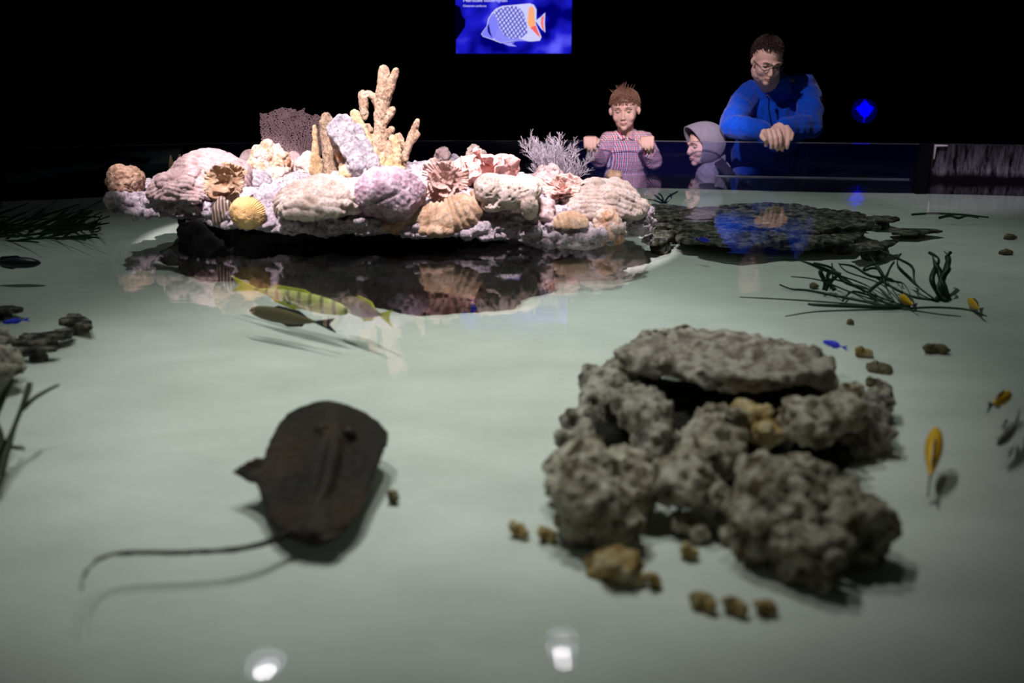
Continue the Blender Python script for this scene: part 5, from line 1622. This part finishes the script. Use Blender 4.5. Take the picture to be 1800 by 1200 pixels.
# ---------- boy in the checked shirt
def boy():
    S = PY
    YR = 4.93
    b0 = PY(1100, 300, 5.20)
    root = group_empty('boy', (b0.x, 5.22, FLOOR_Z))
    sc = .196
    hd = S(1098, 193, 5.10)
    HM = head_matrix(hd, sc, yaw=-.22, nod=.10, tilt=-.05)
    neck = S(1100, 236, 5.16)
    shL, shR = S(1070, 246, 5.17), S(1133, 246, 5.17)
    elL, elR = S(1052, 280, 5.08), S(1150, 284, 5.06)
    wrL, wrR = S(1040, 262, 4.98), S(1142, 262, 4.97)
    hip = Vector((b0.x, 5.22, -.06))
    s = Sculpt()
    add_head(s, HM, child=True, jawf=.92)
    nb = HM @ Vector((0, .10, -.32))
    s.chain([nb, neck], [.040, .042])
    s.chain([shL, neck, shR], [.03, .04, .03])
    s.chain([neck, neck.lerp(hip, .3), hip], [.036, .06, .085])
    s.chain([shL, elL, wrL], [.03, .024, .019]); s.chain([shR, elR, wrR], [.03, .024, .019])
    for q in (-1, 1):
        h0 = hip + Vector((q * .055, 0, -.04))
        s.chain([h0, (h0.x + q * .01, 5.19, FLOOR_Z + .30), (h0.x + q * .015, 5.22, FLOOR_Z + .06)], [.055, .038, .028])
        s.chain([(h0.x + q * .015, 5.23, FLOOR_Z + .035), (h0.x + q * .02, 5.12, FLOOR_Z + .025)], [.03, .024])
    kL = S(1037, 250, 4.955); kR = S(1137, 251, 4.95)
    kL.z = RIM_Z + .012; kR.z = RIM_Z + .014
    hand(s, (kL.x + .008, kL.y + .045, kL.z - .005), kL + Vector((0, -.01, 0)), (1, .1, 0), (0, -.25, -1), .80, 1.0, 1)
    hand(s, (kR.x + .004, kR.y + .045, kR.z - .005), kR + Vector((0, -.01, 0)), (1, -.1, .1), (0, -.25, -1), .80, 1.0, -1)
    o = s.build('body', M['skin'], .0034, 2, head_disp(HM), parent=root)
    paint_lips_child(o, root, HM)
    face_parts(root, HM, look=-.45)
    hair_mesh(root, HM, 'hair_brown', 1900, .85, 8, .11, brow=-.04, thick=.008, lift=.13, sweep=.9, stray=26)
    s = Sculpt()
    s.chain([shL, (neck.x, neck.y + .01, neck.z - .035), shR], [.042, .05, .042])
    s.ell(neck + Vector((0, .0, -.12)), (.108, .075, .11)); s.ell(neck + Vector((0, .01, -.26)), (.112, .078, .14)); s.ell(hip + Vector((0, 0, .02)), (.115, .08, .09))
    s.chain([shL, elL], [.042, .040]); s.chain([elL, wrL], [.040, .028]); s.chain([shR, elR], [.042, .042]); s.chain([elR, wrR + Vector((0, .02, -.01))], [.042, .030])
    s.build('shirt', M['checked'], .0042, 3, wrinkle(.0045, 14, 1), parent=root)
    for q in (-1, 1):           # collar wings
        c = neck + Vector((q * .026, -.058, .005))
        P = [c + Vector((-q * .020, -.004, -.016)), c + Vector((q * .006, .004, -.030)), c + Vector((q * .030, .030, -.002)), c + Vector((q * .022, .050, .020)), c + Vector((-q * .004, .018, .018))]
        n_ = len(P); th = Vector((0, -.0025, .001))
        V = [tuple(p + th) for p in P] + [tuple(p - th) for p in P]
        Fc = [tuple(range(n_)), tuple(range(2 * n_ - 1, n_ - 1, -1))] + [((i + 1) % n_, i, n_ + i, n_ + (i + 1) % n_) for i in range(n_)]
        mk('collar', V, Fc, M['checked'], parent=root, smooth=False)
    s = Sculpt(); s.ell(hip, (.115, .082, .09))
    for q in (-1, 1):
        h0 = hip + Vector((q * .055, 0, -.04))
        s.chain([h0, (h0.x + q * .01, 5.19, FLOOR_Z + .30), (h0.x + q * .015, 5.22, FLOOR_Z + .07)], [.07, .052, .045])
    s.build('trousers', M['dark_trousers'], .007, 3, wrinkle(.004, 10), parent=root)
    for q in (-1, 1):
        s = Sculpt(); s.chain([(hip.x + q * .07, 5.24, FLOOR_Z + .034), (hip.x + q * .075, 5.10, FLOOR_Z + .030)], [.037, .033])
        s.build('shoe', M['strap'], .005, 2, parent=root)
    tag(root, 'small boy with tousled brown hair and red checked shirt gripping the tank edge', 'person')

# ---------- child in the grey hood, in profile to the left
def girl():
    S = PY
    c0 = PY(1245, 300, 5.14)
    root = group_empty('child', (c0.x, 5.16, FLOOR_Z))
    sc = .205
    hd = S(1236, 254, 5.10)
    HM = head_matrix(hd, sc, yaw=-1.22, nod=.12, tilt=0)
    neck = S(1250, 290, 5.14)
    hip = Vector((c0.x + .02, 5.18, -.22))
    shF, shB = S(1243, 306, 5.04), S(1268, 300, 5.26)
    s = Sculpt()
    add_head(s, HM, child=True, jawf=.95)
    nb = HM @ Vector((0, .10, -.32))
    s.chain([nb, neck + Vector((0, 0, -.03))], [.040, .042])
    s.chain([neck + Vector((0, 0, -.03)), hip], [.05, .085])
    s.chain([shF, shB], [.035, .035])
    for (sh, sy) in ((shF, -1), (shB, 1)):
        el = sh + Vector((-.02, sy * .03, -.19)); wr = el + Vector((-.12, 0, -.10))
        s.chain([sh, el, wr], [.03, .024, .019])
        hand(s, wr, wr + Vector((-.05, 0, -.03)), (0, 1, 0), (-.3, 0, -1), .75, .5, sy)
    for q in (-1, 1):
        h0 = hip + Vector((0, q * .055, -.04))
        s.chain([h0, (h0.x, h0.y, FLOOR_Z + .26), (h0.x + .01, h0.y, FLOOR_Z + .05)], [.052, .036, .028])
        s.chain([(h0.x + .02, h0.y, FLOOR_Z + .03), (h0.x - .09, h0.y, FLOOR_Z + .022)], [.028, .022])
    o = s.build('body', M['skin'], .0034, 2, head_disp(HM), parent=root)
    paint_lips_child(o, root, HM)
    face_parts(root, HM, look=-.3)
    hair_mesh(root, HM, 'hair_dark', 300, .5, 14, .1, brow=.25, thick=.012, lift=.02)
    # the hood: an open shell around the head
    A = HM
    V, Fc = [], []
    nu, nv = 48, 26
    for side in (0, 1):
        off = 0.0 if side == 0 else -.03
        for j in range(nv + 1):
            t = j / nv                     # 0 = back of the hood, 1 = front opening
            ang = t * 2.05                 # polar angle from the backward axis
            for i in range(nu):
                a = 2 * PI * i / nu        # around the front-back axis
                r = math.sin(ang)
                y = .10 + .50 * math.cos(ang)
                peak = .10 * max(0, math.sin(a)) * t * t
                x = (.42 + off) * r * math.cos(a)
                z = .06 + (.50 + off) * r * math.sin(a) + (.0)
                if math.sin(a) < 0: z *= 1.12
                y -= peak + .10 * t * t * max(0, math.sin(a))
                if ang > PI / 2: y -= (ang - PI / 2) * .20
                V.append(tuple(A @ Vector((x, y + (off if False else 0), z))))
    n_ = (nv + 1) * nu
    for j in range(nv):
        for i in range(nu):
            i2 = (i + 1) % nu
            f = (j * nu + i, j * nu + i2, (j + 1) * nu + i2, (j + 1) * nu + i)
            Fc.append(f); Fc.append(tuple(n_ + q for q in f[::-1]))
    for i in range(nu):
        i2 = (i + 1) % nu
        Fc.append((nv * nu + i, nv * nu + i2, n_ + nv * nu + i2, n_ + nv * nu + i))
    V = np.array(V)
    mk('hood', V, Fc, M['grey_jersey'], parent=root)
    s = Sculpt()
    s.chain([neck + Vector((.01, 0, .02)), neck + Vector((.0, 0, -.03))], [.062, .075])
    s.chain([shF, shB], [.05, .05])
    s.ell(neck + Vector((0, 0, -.13)), (.085, .12, .12)); s.ell(hip + Vector((0, 0, .08)), (.085, .115, .16))
    for (sh, sy) in ((shF, -1), (shB, 1)):
        el = sh + Vector((-.02, sy * .03, -.19)); wr = el + Vector((-.12, 0, -.10))
        s.chain([sh, el, wr], [.045, .038, .028])
    s.build('hoodie', M['grey_jersey'], .0045, 3, wrinkle(.005, 13, 4), parent=root)
    # dark shoulder patch / strap
    a, b_ = S(1262, 288, 4.985), S(1284, 306, 4.975)
    P = [S(1256, 287, 4.985), S(1270, 280, 5.03), S(1292, 306, 5.03), S(1276, 308, 4.975)]
    V = [tuple(p + Vector((0, -.004, .004))) for p in P] + [tuple(p + Vector((0, .006, -.006))) for p in P]
    mk('shoulder_strap', V, [(0, 1, 2, 3), (7, 6, 5, 4), (1, 0, 4, 5), (2, 1, 5, 6), (3, 2, 6, 7), (0, 3, 7, 4)], M['strap'], parent=root, smooth=False)
    s = Sculpt()
    s.ell(hip, (.085, .115, .08))
    for q in (-1, 1):
        h0 = hip + Vector((0, q * .055, -.04))
        s.chain([h0, (h0.x, h0.y, FLOOR_Z + .26), (h0.x + .01, h0.y, FLOOR_Z + .06)], [.068, .05, .042])
    s.build('trousers', M['dark_trousers'], .007, 3, wrinkle(.004, 10), parent=root)
    for q in (-1, 1):
        s = Sculpt(); s.chain([(hip.x + .02, hip.y + q * .055, FLOOR_Z + .032), (hip.x - .10, hip.y + q * .055, FLOOR_Z + .028)], [.034, .031])
        s.build('shoe', M['strap'], .005, 2, parent=root)
    tag(root, 'child in a grey hooded top seen in profile behind the clear panel, facing the boy', 'person')
man(); boy(); girl()
# ------------------------------------------------------------------ screen on the far wall
YS = 5.75
def scr(px, py, off=0.0): return PY(px, py, YS - off)
def glow_mat(name, c1, c2, scale, s=1.0):
    m = bpy.data.materials.new(name); m.use_nodes = True; nt = m.node_tree; nt.nodes.clear(); L = nt.links
    tc = nt.nodes.new('ShaderNodeTexCoord'); nz = nt.nodes.new('ShaderNodeTexNoise'); nz.inputs['Scale'].default_value = scale; nz.inputs['Detail'].default_value = 1.5
    cr = nt.nodes.new('ShaderNodeValToRGB'); e = cr.color_ramp.elements
    e[0].position = .38; e[0].color = (*c1[0], 1); e[1].position = .74; e[1].color = (*c2, 1)
    k = e.new(.55); k.color = (*c1[1], 1)
    L.new(tc.outputs['Object'], nz.inputs['Vector']); L.new(nz.outputs['Fac'], cr.inputs['Fac'])
    em = nt.nodes.new('ShaderNodeEmission'); em.inputs[1].default_value = s; L.new(cr.outputs[0], em.inputs[0])
    o = nt.nodes.new('ShaderNodeOutputMaterial'); L.new(em.outputs[0], o.inputs[0])
    return m
M['screen_bg'] = glow_mat('screen_blue', [(0.0, 0.0, 0.16), (0.012, 0.012, 0.62)], (0.12, 0.12, 1.0), 7)
a = scr(1004, 94); bl = scr(802, 94)
xc = (a.x + bl.x) / 2; wz = a.x - bl.x; z0 = a.z; hz = wz * .66
root = group_empty('display_screen', (xc, YS, z0 - .01))
V, Fc = box_arrays((bl.x - .008, YS + .002, z0 - .008), (a.x + .008, YS + .05, z0 + hz + .008)); mk('housing', V, Fc, M['black'], parent=root, smooth=False)
V, Fc = box_arrays((bl.x, YS - .001, z0), (a.x, YS + .003, z0 + hz)); mk('panel', V, Fc, M['screen_bg'], parent=root, smooth=False)
def plate_px(name, pts, off, mat, par=root):
    P = [scr(x, y, off) for x, y in pts]
    n = len(P)
    V = [tuple(p) for p in P] + [tuple(p + Vector((0, .0008, 0))) for p in P]
    Fc = [tuple(range(n)), tuple(range(2 * n - 1, n - 1, -1))] + [((i + 1) % n, i, n + i, n + (i + 1) % n) for i in range(n)]
    return mk(name, V, Fc, mat, parent=par, smooth=False)
def c8(x, y): return (780 + x * 250 / 1800, y * 250 / 1800)
# dark shapes on the left of the picture
plate_px('dark_reef', [c8(*p) for p in ((150, 60), (210, 90), (230, 200), (275, 250), (270, 340), (215, 420), (160, 500), (150, 490))], .003, emit('screen_black', (0, 0, 0.01), 1))
FW = emit('fish_white', (0.62, 0.62, 1.0), 1.0)
FISHM = bpy.data.materials.new('fish_scales'); FISHM.use_nodes = True
nt = FISHM.node_tree; nt.nodes.clear(); L = nt.links
tc = nt.nodes.new('ShaderNodeTexCoord'); mp = nt.nodes.new('ShaderNodeMapping'); mp.inputs['Rotation'].default_value = (0, math.radians(38), 0); mp.inputs['Scale'].default_value = (62, 1, 48)
L.new(tc.outputs['Object'], mp.inputs[0]); sp = nt.nodes.new('ShaderNodeSeparateXYZ'); L.new(mp.outputs[0], sp.inputs[0])
def mn(op, a=None, b_=None, vb=None):
    n_ = nt.nodes.new('ShaderNodeMath'); n_.operation = op; L.new(a, n_.inputs[0])
    if b_ is not None: L.new(b_, n_.inputs[1])
    elif vb is not None: n_.inputs[1].default_value = vb
    return n_.outputs[0]
fx = mn('ABSOLUTE', mn('SUBTRACT', mn('FRACT', sp.outputs['X']), vb=.5)); fz = mn('ABSOLUTE', mn('SUBTRACT', mn('FRACT', sp.outputs['Z']), vb=.5))
mxx = mn('MAXIMUM', fx, fz)
cr = nt.nodes.new('ShaderNodeValToRGB'); cr.color_ramp.elements[0].position = .26; cr.color_ramp.elements[0].color = (.6, .6, 1, 1); cr.color_ramp.elements[1].position = .44; cr.color_ramp.elements[1].color = (.015, .015, .5, 1)
L.new(mxx, cr.inputs[0]); em = nt.nodes.new('ShaderNodeEmission'); L.new(cr.outputs[0], em.inputs[0]); ou = nt.nodes.new('ShaderNodeOutputMaterial'); L.new(em.outputs[0], ou.inputs[0])
body = [(470, 430), (545, 330), (560, 240), (610, 160), (660, 110), (740, 75), (860, 65), (1000, 50), (1090, 42), (1140, 60), (1175, 120), (1172, 240), (1165, 300), (1200, 380), (1238, 470), (1215, 515), (1100, 525), (1000, 515), (860, 525), (720, 545), (620, 505), (500, 465)]
plate_px('fish_outline', [c8(*p) for p in body], .003, FW)
plate_px('fish_head', [c8(*p) for p in ((475, 430), (550, 335), (570, 245), (615, 175), (680, 240), (690, 360), (640, 480), (620, 498), (505, 460))], .0045, emit('fish_lilac', (0.22, 0.22, 0.95), 1))
plate_px('fish_belly', [c8(*p) for p in ((680, 300), (900, 470), (1060, 520), (860, 518), (720, 538), (640, 500))], .0045, emit('fish_lilac_2', (0.26, 0.26, 0.95), 1))
plate_px('fish_scales', [c8(*p) for p in ((620, 170), (680, 120), (760, 88), (870, 76), (950, 90), (1010, 170), (1050, 300), (1060, 420), (980, 480), (840, 490), (760, 440), (700, 340), (680, 250))], .006, FISHM)
plate_px('fish_eye_band', [c8(*p) for p in ((552, 330), (572, 300), (590, 400), (615, 478), (580, 440), (556, 400))], .006, emit('fish_navy', (0.01, 0.01, 0.25), 1))
plate_px('fish_saddle', [c8(*p) for p in ((1075, 100), (1110, 75), (1145, 110), (1150, 240), (1165, 300), (1130, 350), (1090, 350), (1060, 290))], .006, emit('fish_orange', (1.0, 0.42, 0.20), 1))
plate_px('fish_stripe', [c8(*p) for p in ((1095, 350), (1165, 320), (1225, 480), (1180, 440))], .0065, emit('fish_red', (0.95, 0.13, 0.12), 1))
plate_px('fish_tail', [c8(*p) for p in ((1160, 262), (1220, 220), (1285, 158), (1278, 290), (1285, 412), (1230, 360))], .003, FW)
plate_px('fish_tail_stripe', [c8(*p) for p in ((1235, 220), (1270, 190), (1262, 290), (1272, 400), (1238, 345), (1228, 290))], .0045, emit('fish_red_2', (0.9, 0.18, 0.16), 1))
plate_px('fish_fin', [c8(*p) for p in ((740, 545), (900, 535), (860, 552), (925, 590), (820, 580))], .003, emit('fish_pale', (0.34, 0.34, 1.0), 1))
def text(body_, px, py, size_px, nm, par, squeeze=1.0):
    cu = bpy.data.curves.new(nm, 'FONT'); cu.body = body_; cu.size = 1.0; cu.offset = .012
    o = bpy.data.objects.new(nm, cu); COL.objects.link(o)
    P = scr(px, py, .004); k = ppm(P)
    sc_ = size_px / k
    o.scale = (sc_ * squeeze, sc_, sc_); o.rotation_euler = (PI / 2, 0, 0)
    o.parent = par; o.location = P - Vector(WORLD[par.name])
    cu.materials.append(FW)
    bpy.context.view_layer.update()
    me = bpy.data.meshes.new_from_object(o.evaluated_get(bpy.context.evaluated_depsgraph_get()))
    q = bpy.data.objects.new(nm, me); COL.objects.link(q)
    q.parent = par; q.location = o.location; q.rotation_euler = o.rotation_euler; q.scale = o.scale
    if not me.materials: me.materials.append(FW)
    bpy.data.objects.remove(o); q.name = nm
    return q
text('Pearlscale butterflyfish', 814, 3, 8.6, 'title_text', root)
text('Chaetodon xanthurus', 814, 12, 4.6, 'subtitle_text', root)
tag(root, 'wall screen showing a white scaled fish with orange saddle on glowing blue', 'screen')

# round ray sign
YS2 = 6.0
def arc_px(cx, cy, r, n=48): return [(cx + r * math.cos(a), cy + r * math.sin(a)) for a in np.linspace(0, 2 * PI, n, endpoint=False)]
c0 = PY(1520, 194, YS2); rt = group_empty('ray_sign', (c0.x, YS2, c0.z - .07))
def sign_plate(nm, pts, off, mat, th=.004):
    P = [PY(x, y, YS2 - off) for x, y in pts]; n = len(P)
    V = [tuple(p) for p in P] + [tuple(p + Vector((0, th, 0))) for p in P]
    Fc = [tuple(range(n)), tuple(range(2 * n - 1, n - 1, -1))] + [((i + 1) % n, i, n + i, n + (i + 1) % n) for i in range(n)]
    mk(nm, V, Fc, mat, parent=rt, smooth=False)
sign_plate('disc', arc_px(1520, 195, 21.5), 0, emit('sign_dim_blue', (0.0, 0.0, 0.055), 1), .02)
sign_plate('ray_symbol', [(1521, 175), (1527, 183), (1536, 189), (1534, 193), (1529, 201), (1523, 206), (1519, 206), (1513, 202), (1508, 195), (1504, 190), (1513, 184)], .006, emit('sign_blue', (0.0, 0.0, 1.0), 1.1))
sign_plate('ray_symbol_tail', [(1518.2, 205), (1521, 205), (1519.6, 215), (1518.2, 215)], .006, emit('sign_blue_tail', (0.0, 0.0, 0.9), 1))
tag(rt, 'small round dark blue sign with a bright blue ray symbol at the far right', 'sign')

# ------------------------------------------------------------------ can lamps over the water (seen as reflections in the foreground)
def can(px, py, label, aim, r, Z=CAN_Z):
    rv = ray(px, py); t = -H / rv.z
    hp = Vector((0, 0, H)) + rv * t
    up = Vector((rv.x, rv.y, -rv.z))
    P = hp + up * (Z / up.z)
    d = (Vector(aim) - P).normalized()
    q = d.to_track_quat('-Z', 'Y').to_matrix().to_4x4(); Mx = Matrix.Translation(P) @ q
    rt_ = group_empty('ceiling_lamp', tuple(P + Vector((0, 0, .22))))
    # housing: an open barrel
    def barrel(r0, r1, z0, z1, th):
        V, Fc = [], []; n = 40
        for (rr_, z) in ((r0, z0), (r1, z1), (r1 - th, z1), (r0 - th, z0)):
            for i in range(n):
                a_ = 2 * PI * i / n; V.append(tuple(Mx @ Vector((rr_ * math.cos(a_), rr_ * math.sin(a_), z))))
        for k in range(4):
            k2 = (k + 1) % 4
            for i in range(n):
                i2 = (i + 1) % n; Fc.append((k * n + i, k * n + i2, k2 * n + i2, k2 * n + i))
        return V, Fc
    V, Fc = barrel(r * 1.06, r * .9, 0, .20, .004); mk('barrel', V, Fc, M['black'], parent=rt_)
    V, Fc = barrel(r * 1.0, r * .72, .001, .035, .003); mk('reflector', V, Fc, emit('lamp_reflector', (.80, .78, .95), 2.6), parent=rt_)
    n = 40
    def disc(nm, rr_, z, dx, dy, mat):
        V = [tuple(Mx @ Vector((dx + rr_ * math.cos(2 * PI * i / n), dy + rr_ * math.sin(2 * PI * i / n), z))) for i in range(n)]
        mk(nm, V, [tuple(range(n))[::-1]], mat, parent=rt_, smooth=False)
    disc('diffuser', r * .74, .036, 0, 0, emit('lamp_diffuser', (.85, .82, .95), 7))
    d2 = Mx.to_3x3().inverted() @ Vector((0, -1, 0))
    disc('bulb', r * .56, .030, d2.x * r * .24, d2.y * r * .24, emit('lamp_glow', (1, .95, 1), 22))
    V, Fc = tube_arrays([Mx @ Vector((0, 0, .20)), Vector((P.x, P.y, P.z + .35)), Vector((P.x, P.y, 3.6))], .012, 8); mk('stem', V, Fc, M['black'], parent=rt_)
    tag(rt_, label, 'lamp')
    return P
can(467, 1163, 'hanging can lamp whose reflection lies at the bottom left of the pool', (-1.35, 3.7, 0), .112)
can(988, 1135, 'hanging can lamp whose reflection lies at the bottom centre of the pool', (0.24, 4.2, 0), .095)

for nm_, rt2, x_, y_, zt_ in (('hanger', rt, c0.x, YS2 + .010, c0.z + .05), ('hanger', root, bl.x + .1, YS + .03, z0 + hz), ('hanger', root, a.x - .1, YS + .03, z0 + hz)):
    V, Fc = tube_arrays([Vector((x_, y_, zt_)), Vector((x_, y_, 2.0)), Vector((x_, y_, 3.6))], .008, 8)
    mk(nm_, V, Fc, M['black'], parent=rt2)
